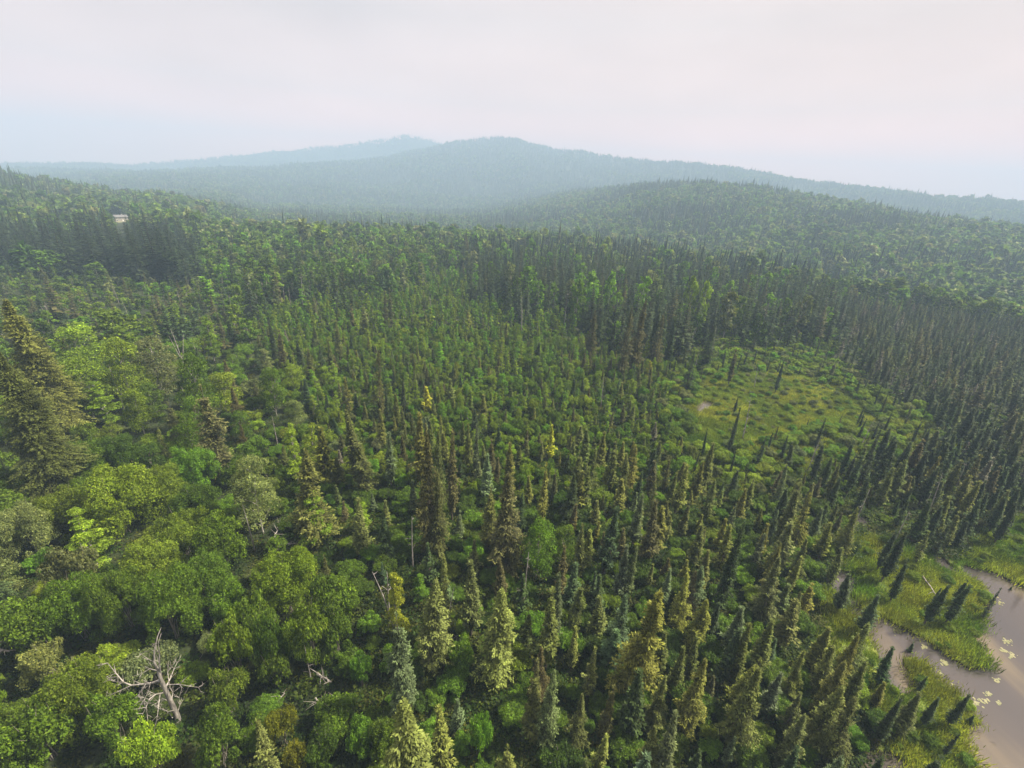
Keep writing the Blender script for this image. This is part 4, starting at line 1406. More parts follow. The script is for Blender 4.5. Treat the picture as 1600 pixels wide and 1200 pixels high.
# drop the points that lie well behind a ridge as seen from the camera (and stay hidden from a step aside)
def hidden(x, y, z):
    el = np.arctan2(z + 16 - CAM_H, np.hypot(x, y))
    best = np.full(len(x), -9.0)
    for k in np.linspace(0.12, 0.97, 34):
        best = np.maximum(best, np.arctan2(terrain_raw(x * k, y * k) - CAM_H, np.hypot(x, y) * k))
    return el < best - 0.012
hid = hidden(FX, FY, FZ)
FX, FY, FZ, FSP, fr = [a[~hid] for a in (FX, FY, FZ, FSP, fr)]
pn = fbm(FX, FY, 120, 61); pn2 = fbm(FX, FY, 45, 63)
crest = np.clip((FZ - 20) / 60, 0, 1)
pspruce = np.clip(0.5 + (pn - 0.5) * 3.2 + (pn2 - 0.5) * 1.6 + crest * 0.3 - 0.1, 0.06, 0.97)
faz = np.arctan2(FX, FY)
pspruce = np.where((faz > 0.25) & (fr < 620), pspruce - 0.18, pspruce)
pspruce = np.where((faz < -0.45) & (fr < 800), pspruce - 0.10, pspruce)
is_sp = rng.uniform(size=len(FX)) < pspruce
print('far trees', len(FX), is_sp.sum())

# ------------------------------------------------------------------ which trees are individuals
for t in TREES:
    a = proj(np.array([t.x, t.y, t.z + t.H])); b = proj(np.array([t.x, t.y, t.z + 0.3 * t.H]))
    t.px, t.py = float(b[0]), float(b[1])
    t.size = t.H * FPX / max(b[2], 1) * (t.W / t.H) ** 0.4
    t.vis = b[2] > 1 and (-4 < a[0] < 1604 and -4 < a[1] < 1196) or (b[2] > 1 and 4 < b[0] < 1596 and 4 < b[1] < 1190)
KIND = {'thicket': 'shrub', 'bigfir': 'spruce', 'bigdome': 'broad', 'white': 'spruce', 'black': 'spruce', 'fir': 'spruce', 'round': 'broad', 'slim': 'broad', 'shrub': 'shrub'}
handset = set(id(t) for t in TREES[:len(HAND)])
IND = {'spruce': [], 'broad': [], 'shrub': []}
REST = {'spruce': [], 'broad': [], 'shrub': []}
for kd in IND:
    ts = [t for t in TREES if KIND[t.form] == kd]
    ts.sort(key=lambda t: (not t.vis, id(t) not in handset, -t.size))
    IND[kd] = [t for t in ts[:300] if t.vis]
    s = set(id(t) for t in IND[kd])
    REST[kd] = [t for t in ts if id(t) not in s]

# ------------------------------------------------------------------ labels
LANDMARKS = [
    (250, 1060, 'the bleached dead tree'), (625, 1045, 'the silver-tipped spruce'), (640, 1170, 'the broad golden spruce'),
    (612, 945, 'the yellow aspen'), (790, 815, 'the big rusty spruce'), (465, 710, 'the lime birch pair'),
    (641, 845, 'the broken white snag'), (60, 670, 'the huge olive spruce'), (330, 680, 'the rusty-tipped spruce'),
    (845, 862, 'the bright round birch'), (1005, 1010, 'the golden-olive spruce'), (1385, 990, 'the pond inlet'),
    (1480, 1015, 'the grassy spit'), (1190, 640, 'the yellow meadow'), (1095, 648, 'the small creek'),
    (225, 580, 'the forked pale trunk'), (150, 395, 'the dark spruce wall'), (1315, 910, 'the tiny pool'),
    (1083, 530, 'the forked grey snag'), (940, 435, 'the round aspen crown'), (887, 485, 'the tall grey snag'),
    (587, 765, 'the white stump'), (384, 455, 'the lone dark spruce'), (790, 990, 'the bushy pale-tipped spruce'),
    (1163, 890, 'the nearly black spruce'), (60, 520, 'the huge golden-topped spruce'), (400, 770, 'the crooked-limbed birch'),
    (1190, 1100, 'the full olive spruce'), (957, 1110, 'the bare-stemmed spruce'), (667, 625, 'the small gold spruce'),
    (868, 690, 'the orange-yellow spruce'), (430, 858, 'the fallen logs'), (440, 1140, 'the yellow shrubs'),
    (1565, 940, 'the bare pond-edge spruce'), (1000, 530, 'the tall rusty stand spruce'), (180, 775, 'the dead twig tangle'),
 (426, 600, 'the thin white pole'), (322, 530, 'the upright lime poplar'), (1147, 478, 'the broad grey-green crown'), (585, 600, 'the tall rusty pair'),
    (975, 970, 'the blue-green spruce'), (768, 495, 'the slim grey snag'), (66, 465, 'the rusty conical spruce'), (1470, 730, 'the yellow-tipped bog spruce'),
]
_ONES = 'first second third fourth fifth sixth seventh eighth ninth tenth eleventh twelfth thirteenth fourteenth fifteenth sixteenth seventeenth eighteenth nineteenth'.split()
ORD = ['nearest one'] + ['%s one' % w for w in _ONES[1:]]
for tens, base_ in (('twent', 'twenty'), ('thirt', 'thirty'), ('fort', 'forty'), ('fift', 'fifty')):
    ORD.append(tens + 'ieth one')
    ORD += ['%s-%s one' % (base_, w) for w in _ONES[:9]]


def describe(ts, noun_of, used):
    sect = {}
    for t in ts:
        if t.label:
            used.add(t.label); continue
        d = [math.hypot((t.px - l[0]), (t.py - l[1]) * 1.3) for l in LANDMARKS]
        i = int(np.argmin(d)); l = LANDMARKS[i]
        dx, dy = t.px - l[0], (t.py - l[1])
        a = math.degrees(math.atan2(-dy, dx)) % 360
        s = int(((a + 22.5) % 360) // 45)
        sect.setdefault((i, s), []).append((d[i], id(t), t))
    W8 = ['right of', 'behind and right of', 'behind', 'behind and left of', 'left of', 'before and left of', 'in front of', 'before and right of']
    for (i, s), L_ in sect.items():
        L_.sort()
        bynoun = {}
        for d, _, t in L_:
            nn = noun_of(t)
            k = bynoun.get(nn[1], 0); bynoun[nn[1]] = k + 1
            lab = '%s %s, %s %s %s' % (nn[0], nn[1], ORD[min(k, len(ORD) - 1)], W8[s], LANDMARKS[i][2])
            words_ = lab.split()
            while len(words_) > 15:
                words_ = words_[1:]
                lab = ' '.join(words_)
            j = 0
            while lab in used and j < 20:
                lab = lab.replace(' one', ' or next one', 1); j += 1
            lab = ' '.join(lab.split()[-16:])
            used.add(lab)
            t.label = lab


def noun_spruce(t):
    h = 'tall' if t.H > 10 else 'short' if t.H < 4.2 else ''
    w = 'bushy' if t.W / t.H > 0.36 else 'slim' if t.W / t.H < 0.24 else ''
    return (' '.join(x for x in (h or w, TINTS[t.tint][1]) if x), 'spruce')


def noun_broad(t):
    h = 'tall' if t.H > 10 else 'low' if t.H < 5 else ''
    return (' '.join(x for x in (h, TINTS[t.tint][1]) if x), 'round-crowned tree' if t.form == 'round' else 'narrow birch')


def noun_shrub(t):
    w = 'wide' if t.W > 4.8 else 'small' if t.W < 2.6 else ''
    return (' '.join(x for x in (w, TINTS[t.tint][1]) if x), 'shrub')


used = set()
describe(IND['spruce'], noun_spruce, used)
describe(IND['broad'], noun_broad, used)
describe(IND['shrub'], noun_shrub, used)

# ------------------------------------------------------------------ build the individuals
def lod_of(t):
    d = math.hypot(math.hypot(t.x, t.y), CAM_H)
    k = 1.05 if t.form in ('shrub', 'black') else 1.0
    return 0 if d < 125 * k + 20 else 1 if d < (460 if t.form == 'fir' else 290) else 2


GROUPS = {'spruce': 'spruces of the near forest', 'broad': 'broadleaf trees of the near forest', 'shrub': 'shrubs of the thickets'}
NAMES = {'spruce': 'spruce_tree', 'broad': 'broadleaf_tree', 'shrub': 'shrub'}
CATS = {'spruce': 'spruce tree', 'broad': 'broadleaf tree', 'shrub': 'shrub'}
for kd in IND:
    for t in IND[kd]:
        root = bpy.data.objects.new(NAMES[kd], None)
        C.objects.link(root)
        root.location = (t.x, t.y, t.z - 0.05)
        root.rotation_euler = (random.gauss(0, .02), random.gauss(0, .02), t.rot)
        H0, W0 = REF[t.form]
        root.scale = (t.W / W0, t.W / W0, t.H / H0)
        root.empty_display_size = 0.3
        root['label'] = t.label; root['category'] = CATS[kd]; root['group'] = GROUPS[kd]
        for pn_, me in PARTS[t.form, t.v, lod_of(t)].items():
            o = bpy.data.objects.new(pn_, me)
            C.objects.link(o); o.parent = root
            o['tint'] = [float(c) for c in t.rgb]


def rest_object(name, ts, far, label, cat, far_forms, far_tints, far_h, far_wr):
    keys = []; pick = []; pts = []; scl = []; rot = []; tint = []; lean = []
    idx = {}

    def kid(key):
        if key not in idx:
            idx[key] = len(keys); keys.append(key)
        return idx[key]
    for t in ts:
        pick.append(kid((t.form, t.v, lod_of(t))))
        H0, W0 = REF[t.form]
        pts.append((t.x, t.y, t.z - 0.05)); scl.append((t.W / W0, t.W / W0, t.H / H0)); rot.append(t.rot); tint.append(t.rgb)
    n0 = len(ts)
    pts = np.array(pts); scl = np.array(scl); rot = np.array(rot); tint = np.array(tint); pick = np.array(pick)
    if far is not None:
        x, y, z, sp = far
        n = len(x)
        fi = rng.integers(0, len(far_forms), n); vi = rng.integers(0, NV, n)
        lk = np.where(np.hypot(x, y) < 300, 1, 2)
        table = np.array([[[kid((f, v, l)) for l in (1, 2)] for v in range(NV)] for f in far_forms])
        pk = table[fi, vi, lk - 1]
        H = rng.uniform(far_h[0], far_h[1], n) ** 1.0 * (1 + (sp - 4.4) * 0.012) * (0.8 + 0.5 * fbm(x, y, 35, 78)) * np.where(rng.uniform(size=n) < 0.12, 1.3, 1.0)
        W = H * rng.uniform(far_wr[0], far_wr[1], n) * (1 + (sp - 4.4) * 0.085)
        ref = np.array([REF[f] for f in far_forms])
        s = np.stack([W / ref[fi, 1], W / ref[fi, 1], H / ref[fi, 0]], 1)
        tt = np.array([TINTS[k][0] for k in far_tints])[rng.integers(0, len(far_tints), n)]
        tt = tt * (1 + rng.normal(size=(n, 3)) * 0.07) * (0.85 + 0.4 * fbm(x, y, 60, 77))[:, None]
        pts = np.concatenate([pts, np.stack([x, y, z - 0.2], 1)]); scl = np.concatenate([scl, s])
        rot = np.concatenate([rot, rng.uniform(0, 6.28, n)]); tint = np.concatenate([tint, tt]); pick = np.concatenate([pick, pk])
    lean = rng.normal(size=(len(pts), 2)) * 0.022
    instancer(name, keys, [joined(k) for k in keys], pts, pick, rot, scl, np.clip(tint, 0.003, 0.6), label, cat, lean)


rest_object('spruce_forest', REST['spruce'], (FX[is_sp], FY[is_sp], FZ[is_sp], FSP[is_sp]),
            'dark pointed spruces covering the bog and the hazy hills', 'forest', ['white', 'fir', 'black'],
            ['dark', 'blackish', 'dark', 'blue', 'blackish', 'olive'], (9, 17), (0.22, 0.32))
nb_ = ~is_sp
rest_object('broadleaf_forest', REST['broad'], (FX[nb_], FY[nb_], FZ[nb_], FSP[nb_]),
            'rounded light green broadleaf woods mixed through the hazy valley', 'forest', ['round', 'slim', 'round'],
            ['green', 'grey', 'moss', 'grey', 'green', 'deep', 'deep'], (7.5, 13), (0.5, 0.72))
rest_object('shrub_thicket', REST['shrub'], None, 'low green shrubs filling the gaps between the small spruces', 'thicket', [], [], (1, 1), (1, 1))


# ------------------------------------------------------------------ undergrowth and sedge
def tuft_mesh(kind, seed):
    r = np.random.default_rng(seed); a = Acc()
    if kind == 'herb':
        n = 150
        P = r.normal(size=(n, 3)) * [0.55, 0.55, 0]; P[:, 2] = r.uniform(0.05, 0.45, n) * np.exp(-(P[:, 0] ** 2 + P[:, 1] ** 2) * 0.5)
        N = unit(np.array([0, 0, 1.0]) + r.normal(size=(n, 3)) * 0.5)
        leaf_quads(a, P, N, 0.10, np.clip(0.5 + r.normal(size=n) * 0.22, 0, 1), (r.uniform(size=n) < 0.15) * 0.5, r)
    else:
        n = 130
        P = r.normal(size=(n, 3)) * [0.42, 0.42, 0]; P[:, 2] = -0.05
        h = r.uniform(0.25, 0.62, n); ang = r.uniform(0, 6.28, n)
        d = np.stack([np.cos(ang) * 0.30 * h + 0.1, np.sin(ang) * 0.30 * h, h], 1)
        s = np.stack([-np.sin(ang), np.cos(ang), np.zeros(n)], 1) * 0.022
        V4 = np.stack([P - s, P + s, P + d * 0.7 + s * 0.8, P + d + [0.0, 0, 0]], 1)
        a.quads(V4, 0, np.clip(0.5 + r.normal(size=n) * 0.25, 0, 1), (r.uniform(size=n) < 0.3) * r.uniform(0.2, 0.9, n))
    return a.build(kind + '_tuft', [M['leaves']])


def cover():
    x, y = cand(60000, 12, 150)
    zn = zone_of(x, y); sdw = water_sd(x, y); z = terrain(x, y)
    nn = fbm(x, y, 12, 91)
    k = (sdw > 0.3) & ~np.isin(zn, ['bank', 'meadow'])
    k &= rng.uniform(size=len(x)) < np.where(np.hypot(x, y) < 90, 0.8, 0.35) * np.where(zn == 'left', 0.35, 1.0)
    X, Y, Z, Nn = x[k], y[k], z[k], nn[k]
    n = len(X)
    base = np.array([[0.04, 0.085, 0.010], [0.065, 0.10, 0.012], [0.085, 0.10, 0.018], [0.03, 0.06, 0.010]])
    tint = base[rng.integers(0, 4, n)] * (0.35 + 0.7 * Nn)[:, None]  # herb colours darkened, so the gaps between crowns carry painted shade
    s = rng.uniform(0.6, 1.5, n)
    instancer('undergrowth', None, [tuft_mesh('herb', i) for i in range(4)], np.stack([X, Y, Z], 1), rng.integers(0, 4, n),
              rng.uniform(0, 6.28, n), np.stack([s, s, s], 1), tint, 'low mossy undergrowth on the forest floor between the trees', 'undergrowth')
    # sedge and grass on the fen
    XS, YS = [], []
    for cx, cy_, R_, m_ in ((1450, 1000, 60, 37500), (1190, 640, 40, 26000)):
        g = ground(cx, cy_)
        XS.append(g[0] + rng.uniform(-R_, R_, m_)); YS.append(g[1] + rng.uniform(-R_, R_, m_))
    x = np.concatenate(XS); y = np.concatenate(YS)
    px, py, w = proj(np.stack([x, y, np.zeros_like(x)], 1))
    k0 = (px > -50) & (px < 1800) & (py < 1400) & (w > 5)
    x, y = x[k0], y[k0]
    zn = zone_of(x, y); sdw = water_sd(x, y)
    k = np.isin(zn, ['bank', 'meadow', 'fringe'])
    x, y, sdw, zn = x[k], y[k], sdw[k], zn[k]
    z = terrain(x, y); k = z > -0.33; x, y, sdw, zn, z = x[k], y[k], sdw[k], zn[k], z[k]
    n = len(x); nn = fbm(x, y, 7, 95); n5 = fbm(x, y, 2.5, 96)
    c0 = np.array([0.070, 0.135, 0.014]); c1 = np.array([0.19, 0.225, 0.032])
    f = np.clip((nn - 0.35) * 3 + (n5 - 0.5), 0, 1)[:, None]
    f = np.where((zn == 'meadow')[:, None], np.clip(f + 0.35, 0, 1.2), f)
    tint = (c0 * (1 - f) + c1 * f) * (1 + rng.normal(size=(n, 1)) * 0.12) * (0.45 + 1.1 * fbm(x, y, 1.7, 97))[:, None]
    s = rng.uniform(0.6, 1.5, n) * (0.35 + 1.4 * n5)
    print('sedge', n)
    instancer('sedge_grass', None, [tuft_mesh('sedge', 40 + i) for i in range(4)], np.stack([x, y, z], 1), rng.integers(0, 4, n),
              rng.uniform(0, 6.28, n), np.stack([s, s, s * 0.8], 1), np.clip(tint, 0.003, 1),
              'olive and yellow sedge growing on the pond banks and the open meadow', 'sedge')


cover()

# ------------------------------------------------------------------ dead trees
def place_snag(tx, ty, by, fork, lab, seed):
    bx = tx + (nad[0] - tx) * (by - ty) / (nad[1] - ty)
    g = ground(bx, by); d = ray(tx, ty)
    H = max(1.0, CAM_H + d[2] / math.hypot(d[0], d[1]) * math.hypot(g[0], g[1]))
    tr, br = make_snag(seed, H, fork=bool(fork))
    for a in (tr, br):
        for q in a.qa:
            q[:, 0] = 0
    root = bpy.data.objects.new('dead_tree', None); C.objects.link(root)
    root.location = (g[0], g[1], float(terrain(np.array([g[0]]), np.array([g[1]]))[0]))
    root['category'] = 'dead tree'; root['group'] = 'bleached dead trees standing in the forest'
    link('trunk', tr.build('dead_trunk', [M['dead']], smooth=True), root)
    link('branches', br.build('dead_branches', [M['dead']]), root)
    return root, bx, by, H


snag_items = []
for i, (tx, ty, by, fk) in enumerate(SNAGS):
    root, bx, by_, H = place_snag(tx, ty, by, fk, None, 700 + i)
    q = Tree('black', 0, 0, H, 1, 'dark', z=0.0); q.px = tx; q.py = (ty + by) / 2
    q.form = 'forked bleached snag' if fk else 'bleached dead pole'
    snag_items.append((root, q))
spec = {1: 'broken white snag with short side branches beside green shrubs', 2: 'short white stump in the grassy hollow between spruces',
        3: 'thin white pole standing among broadleaf trees', 14: 'pale forked trunk showing through a grey-green crown',
        13: 'short bleached stump with forked splinters under a lime poplar', 27: 'forked grey snag at the edge of the dark stand',
        23: 'tall grey bare snag against the dark stand', 0: 'thin bare grey pole above dead branches by the bottom edge'}
for i, (root, q) in enumerate(snag_items):
    if i in spec:
        q.label = spec[i]
describe([q for _, q in snag_items], lambda t: ('tall' if t.H > 7 else 'short' if t.H < 4 else 'slim', t.form), used)
for root, q in snag_items:
    root['label'] = q.label


def big_snag():
    """the bleached branching tree at the lower left, limbs laid out from the photograph at its own distance"""
    foot = SN_BIG
    rr = math.hypot(foot[0], foot[1])
    zf = float(terrain(np.array([foot[0]]), np.array([foot[1]]))[0])
    # a vertical plane facing the camera through the foot, pushed forward and back for depth
    fwd = np.array([foot[0], foot[1], 0]) / rr

    def pt(px, py, depth=0.0):
        d = ray(px, py)
        c = foot + fwd * depth
        t = ((c - CAMP) @ fwd) / (d @ fwd)
        return CAMP + d * t
    tr, br = Acc(), Acc()
    P = [pt(279, 1130), pt(276, 1117, 0.1), pt(266, 1095, 0.2), pt(256, 1072, 0.0), pt(250, 1058, -0.2), pt(246, 1045, -0.3), pt(241, 1035, -0.4), pt(241, 1018, -.5), pt(246, 995, -.4), pt(252, 980, -.2)]
    P[0] = np.array([foot[0], foot[1], zf - 0.3])
    tr.tube(P, [0.24, 0.22, 0.19, 0.16, 0.13, 0.10, 0.08, 0.055, 0.04, 0.015], 9)
    limbs = [
        ([(252, 1062, 0), (235, 1068, 1), (222, 1069, 1.6), (205, 1071, 2.2), (193, 1066, 2.6), (181, 1052, 3), (168, 1036, 3.2)], .14),
        ([(205, 1071, 2.2), (190, 1078, 2.4), (175, 1085, 2.6)], .06), ([(193, 1066, 2.6), (184, 1066, 2.2), (176, 1062, 2)], .04),
        ([(252, 1058, 0), (249, 1040, -.6), (249, 1020, -1), (247, 1005, -1.2)], .10), ([(246, 1048, -.3), (234, 1045, -1), (222, 1052, -1.4)], .06),
        ([(241, 1035, -.4), (232, 1030, -1), (220, 1022, -1.2)], .06), ([(258, 1076, 0), (266, 1060, 1), (272, 1045, 1.6), (277, 1035, 2)], .10),
        ([(264, 1065, .8), (262, 1050, 1.4), (270, 1040, 1.6)], .05), ([(262, 1070, 0), (280, 1069, -.8), (295, 1072, -1), (310, 1074, -1.2)], .055),
        ([(254, 1083, 0), (243, 1085, -.8), (233, 1093, -1.6), (228, 1105, -2), (230, 1117, -2.2)], .09),
        ([(250, 1085, -.4), (248, 1100, -1.4), (246, 1118, -2), (243, 1132, -2.2), (240, 1148, -2.2)], .06),
        ([(230, 1098, -1.8), (222, 1094, -2.2), (218, 1084, -2.4)], .045), ([(268, 1098, 0), (256, 1092, 1.2), (248, 1097, 1.4)], .06),
        ([(272, 1110, 0), (262, 1112, -.8), (250, 1106, -1.2)], .06), ([(270, 1122, 0), (262, 1112, .6), (250, 1108, 1)], .05),
        ([(268, 1095, 0), (270, 1082, .5), (266, 1075, 1)], .05), ([(277, 1115, 0), (281, 1102, .6), (280, 1090, 1)], .04),
        ([(285, 1064, 2), (300, 1050, 3), (330, 1000, 4.6)], .03), ([(240, 1098, 0), (205, 1102, 1.2), (170, 1100, 2)], .03),
        ([(235, 1066, 1), (232, 1080, .4), (226, 1092, 0)], .05), ([(228, 1068, 1.2), (222, 1078, .6), (222, 1088, .2)], .035),
    ]
    for L_, r0 in limbs:
        Q = [pt(*q) for q in L_]
        br.tube(Q, np.linspace(r0 * .75, r0 * 0.2, len(Q)), 6)
        r = np.random.default_rng(int(L_[0][0] * 7 + L_[-1][1]))
        for k in range(1, len(Q)):
            for _ in range(3):
                d = unit(Q[k] - Q[k - 1] + r.normal(size=3) * 0.6 * np.linalg.norm(Q[k] - Q[k - 1]))
                ln = r.uniform(0.3, 0.9)
                w1 = Q[k] + d * ln * .5; d3 = unit(d + r.normal(size=3) * .8)
                br.tube([w1, w1 + d3 * ln * .3, w1 + d3 * ln * .55], [.018, .013, .006], 3)
                br.tube([Q[k], Q[k] + d * ln * .5, Q[k] + d * ln + [0, 0, .05]], [max(.022, r0 * .25), max(.016, r0 * .16), .007], 3)
    for a in (tr, br):
        for q in a.qa:
            q[:, 0] = 0
    root = bpy.data.objects.new('dead_tree', None); C.objects.link(root)
    root.location = (foot[0], foot[1], zf)
    root['label'] = 'large bleached dead tree with a thick trunk and spreading crooked limbs'
    root['category'] = 'dead tree'; root['group'] = 'bleached dead trees standing in the forest'
    for nm, a in (('trunk', tr), ('branches', br)):
        me = a.build('big_dead_' + nm, [M['dead']], smooth=True)
        me.transform(Matrix.Translation((-foot[0], -foot[1], -zf)))
        link(nm, me, root)


big_snag()


def fallen(px0, py0, px1, py1, rad, label, seed, lift=0.35):
    a, b = ground(px0, py0), ground(px1, py1)
    za = float(terrain(np.array([a[0]]), np.array([a[1]]))[0]); zb = float(terrain(np.array([b[0]]), np.array([b[1]]))[0])
    a[2] = za + lift; b[2] = zb + lift * 1.4
    tr, br = Acc(), Acc(); r = np.random.default_rng(seed)
    P = [a + (b - a) * t + r.normal(size=3) * 0.04 for t in np.linspace(0, 1, 6)]
    tr.tube(P, np.linspace(rad, rad * 0.35, 6), 6)
    for i in range(9):
        t = r.uniform(0.15, 1); p = a + (b - a) * t
        d = unit(r.normal(size=3) + [0, 0, 0.6]); ln = r.uniform(0.5, 1.6)
        br.tube([p, p + d * ln * .5, p + d * ln + [0, 0, -.1]], [rad * .35, rad * .25, rad * .08], 4)
    for A_ in (tr, br):
        for q in A_.qa:
            q[:, 0] = 0
    root = bpy.data.objects.new('fallen_log', None); C.objects.link(root); root.location = (a[0], a[1], za)
    root['label'] = label; root['category'] = 'fallen log'; root['group'] = 'fallen dead wood'
    for nm, A_ in (('trunk', tr), ('branches', br)):
        me = A_.build('fallen_' + nm, [M['dead']]); me.transform(Matrix.Translation((-a[0], -a[1], -za))); link(nm, me, root)


fallen(425, 858, 462, 856, 0.16, 'grey fallen log lying level in the gap left of the birch stem', 1, 0.6)
fallen(430, 846, 440, 828, 0.10, 'thin bare dead limb sticking up beside the level fallen log', 2, 0.8)
fallen(497, 1062, 520, 1082, 0.13, 'splintered grey dead top lying left of the grassy gap', 3, 0.9)
fallen(495, 1100, 512, 1118, 0.09, 'bleached broken branch below the splintered dead top', 4, 0.7)
fallen(426, 1108, 448, 1092, 0.08, 'thin grey stick lying behind the yellow shrubs', 5, 0.6)
fallen(330, 1118, 366, 1112, 0.08, 'thin grey branch lying right of the large bleached dead tree', 6, 1.2)
fallen(0, 1040, 34, 1052, 0.16, 'pale bare limb jutting in at the left edge of the thicket', 7, 2.2)
fallen(692, 1012, 715, 1002, 0.07, 'thin pale stick right of the bushy golden-green spruce', 8, 0.5)
fallen(505, 1128, 540, 1100, 0.07, 'slender grey branch in the hollow under the grassy gap', 9, 0.5)
fallen(1508, 1012, 1545, 1055, 0.16, 'dark waterlogged log along the lower edge of the grassy spit', 10, -0.05)
fallen(1440, 905, 1470, 950, 0.10, 'pale fallen spruce stem lying across the sedge bank', 11, 0.5)

# ------------------------------------------------------------------ lily pads
def lilies():
    a = Acc(); r = np.random.default_rng(5)
    spots = [(1403, 983, 14, 26), (1445, 1010, 8, 12), (1476, 1035, 10, 16), (1562, 942, 10, 10), (1575, 1003, 10, 12), (1568, 1016, 8, 10),
             (1580, 1024, 9, 12), (1557, 1062, 9, 12), (1545, 1084, 8, 10), (1540, 1095, 8, 6), (1560, 1098, 7, 8), (1524, 1100, 14, 20),
             (1468, 1052, 6, 8), (1482, 1070, 8, 10), (1586, 900, 6, 6), (1385, 972, 5, 6)]
    for px, py, w, n in spots:
        g = ground(px, py, -0.42)
        for i in range(n * 2):
            q = ground(px + r.normal() * w * 0.36, py + r.normal() * w * 0.26, -0.42)
            if water_sd(np.array([q[0]]), np.array([q[1]]))[0] > -0.3:
                continue
            rad = r.uniform(0.06, 0.13); s = r.uniform(0, 6.28)
            ang = s + np.linspace(0.15, 6.1, 9)
            rim = np.stack([q[0] + np.cos(ang) * rad, q[1] + np.sin(ang) * rad, np.full(9, -0.405 + r.uniform(0, 0.006))], 1)
            c = np.array([q[0], q[1], -0.408])
            T3 = np.stack([np.broadcast_to(c, (8, 3)), rim[:-1], rim[1:]], 1)
            a.tris(T3, 0, 0.5 + r.uniform(-.3, .3), 0.0)
    mt, nt, b = mat_base('lily_leaf', 0.45)
    tn = nt.nodes.new('ShaderNodeAttribute'); tn.attribute_name = 'tone'
    rp = ramp_node(nt, [(0.2, (0.11, 0.13, 0.04)), (0.8, (0.21, 0.20, 0.085))])
    nt.links.new(tn.outputs['Fac'], rp.inputs['Fac']); nt.links.new(rp.outputs['Color'], b.inputs['Base Color'])
    o = link('lily_pads', a.build('lily_pads', [mt]), kind='stuff', label='patches of small yellow-green lily pads floating on the brown pond', category='lily pads')


lilies()

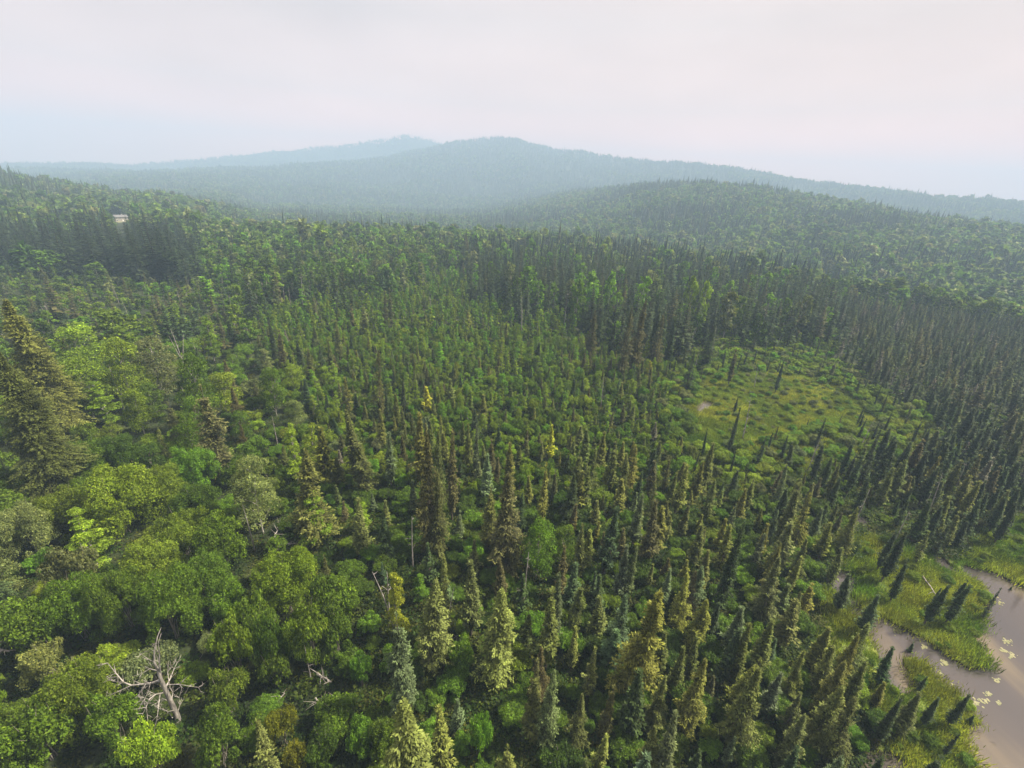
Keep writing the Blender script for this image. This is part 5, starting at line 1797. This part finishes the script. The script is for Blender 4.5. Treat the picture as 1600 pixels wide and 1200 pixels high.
# ------------------------------------------------------------------ the house far off on the left
def house():
    h = HOUSE.copy()
    z = float(terrain_raw(np.array([h[0]]), np.array([h[1]]))[0])
    root = bpy.data.objects.new('house', None); C.objects.link(root)
    root.location = (h[0], h[1], z); root.rotation_euler = (0, 0, math.atan2(-h[0], h[1]) + 0.25); root.scale = (0.8, 0.8, 0.8)
    root['label'] = 'pale house with a light grey roof, hazy behind the dark spruce wall'; root['category'] = 'house'

    def box(nm, x0, x1, y0, y1, z0, z1, mt, parent=root):
        me = bpy.data.meshes.new(nm)
        v = [(x, y, zz) for zz in (z0, z1) for y in (y0, y1) for x in (x0, x1)]
        me.from_pydata(v, [], [(0, 2, 3, 1), (4, 5, 7, 6), (0, 1, 5, 4), (2, 6, 7, 3), (0, 4, 6, 2), (1, 3, 7, 5)])
        me.materials.append(mt)
        return link(nm, me, parent)
    wallm = mat_base('cream_siding', 0.7)[0]; wallm.node_tree.nodes['Principled BSDF'].inputs['Base Color'].default_value = (0.30, 0.28, 0.24, 1)
    roofm = bark_material('roof_metal', (0.12, 0.12, 0.12), (0.18, 0.18, 0.175), 0.8, 0.5)
    glass = mat_base('dark_glass', 0.1)[0]; glass.node_tree.nodes['Principled BSDF'].inputs['Base Color'].default_value = (0.04, 0.05, 0.06, 1)
    trim = mat_base('white_trim', 0.6)[0]; trim.node_tree.nodes['Principled BSDF'].inputs['Base Color'].default_value = (0.75, 0.74, 0.72, 1)
    W, D, Hh = 5.4, 3.2, 4.4
    box('wall', -W, W, -D, D, -1, Hh, wallm)
    me = bpy.data.meshes.new('roof')
    e = 0.6
    v = [(-W - e, -D - e, Hh - .15), (W + e, -D - e, Hh - .15), (W + e, D + e, Hh - .15), (-W - e, D + e, Hh - .15), (-W - e, 0, Hh + 2.2), (W + e, 0, Hh + 2.2),
         (-W - e, -D - e, Hh + .05), (W + e, -D - e, Hh + .05), (W + e, D + e, Hh + .05), (-W - e, D + e, Hh + .05)]
    me.from_pydata(v, [], [(0, 3, 2, 1), (0, 1, 7, 6), (2, 3, 9, 8), (6, 7, 5, 4), (8, 9, 4, 5), (0, 6, 4, 9, 3), (1, 2, 8, 5, 7)])
    me.materials.append(roofm); rf = link('roof', me, root)
    box('chimney', 1.6, 2.4, 0.8, 1.6, Hh + 1.2, Hh + 3.0, wallm, rf)
    for x in (-4.4, -1.4, 3.6):
        f = box('window', x - 0.8, x + 0.8, -D - 0.06, -D, 2.9, 4.2, trim)
        box('pane', x - 0.68, x + 0.68, -D - 0.075, -D - 0.06, 3.02, 4.08, glass, f)
    for x in (-4.2, 3.8):
        f = box('window', x - 0.7, x + 0.7, -D - 0.06, -D, 0.6, 1.8, trim)
        box('pane', x - 0.58, x + 0.58, -D - 0.075, -D - 0.06, 0.72, 1.68, glass, f)
    d = box('door', 0.2, 1.2, -D - 0.05, -D, -0.2, 1.9, trim)
    # the pale field and track beside it
    fm = bark_material('dry_field', (0.12, 0.14, 0.04), (0.26, 0.25, 0.13), 0.15)
    hr = math.hypot(h[0], h[1]); ha = math.atan2(h[0], h[1])
    na, nr = 30, 10
    az = np.linspace(ha - 0.035, ha + 0.13, na); rr = np.linspace(hr - 14, hr + 26, nr)
    A_, R_ = np.meshgrid(az, rr); X = R_ * np.sin(A_); Y = R_ * np.cos(A_); Z = terrain_raw(X.ravel(), Y.ravel()) + 0.12
    i = np.arange(nr - 1)[:, None] * na + np.arange(na - 1)[None]
    F_ = np.stack([i, i + 1, i + na + 1, i + na], 2).reshape(-1, 4)[:, ::-1]
    link('field', new_mesh('field', np.stack([X.ravel(), Y.ravel(), Z], 1), F_, [fm], smooth=True), kind='structure')


house()

# ------------------------------------------------------------------ haze
def haze():
    me = bpy.data.meshes.new('haze')
    x0, x1, y0, y1, z0, z1 = -3760, 3760, -3760, 3760, ZMIN - 1, ZMAX + 26
    v = [(x, y, z) for z in (z0, z1) for y in (y0, y1) for x in (x0, x1)]
    me.from_pydata(v, [], [(0, 2, 3, 1), (4, 5, 7, 6), (0, 1, 5, 4), (2, 6, 7, 3), (0, 4, 6, 2), (1, 3, 7, 5)])
    mt = bpy.data.materials.new('smoke_haze'); mt.use_nodes = True
    nt = mt.node_tree; nt.nodes.clear()
    out = nt.nodes.new('ShaderNodeOutputMaterial'); pv = nt.nodes.new('ShaderNodeVolumePrincipled')
    pv.inputs['Color'].default_value = (*HAZE_COLOR, 1)
    pv.inputs['Density'].default_value = HAZE_DENSITY
    pv.inputs['Anisotropy'].default_value = 0.0
    nt.links.new(pv.outputs[0], out.inputs['Volume'])
    me.materials.append(mt)
    link('haze', me, kind='stuff', label='thin bluish smoke haze over the forest and hills', category='haze')


haze()
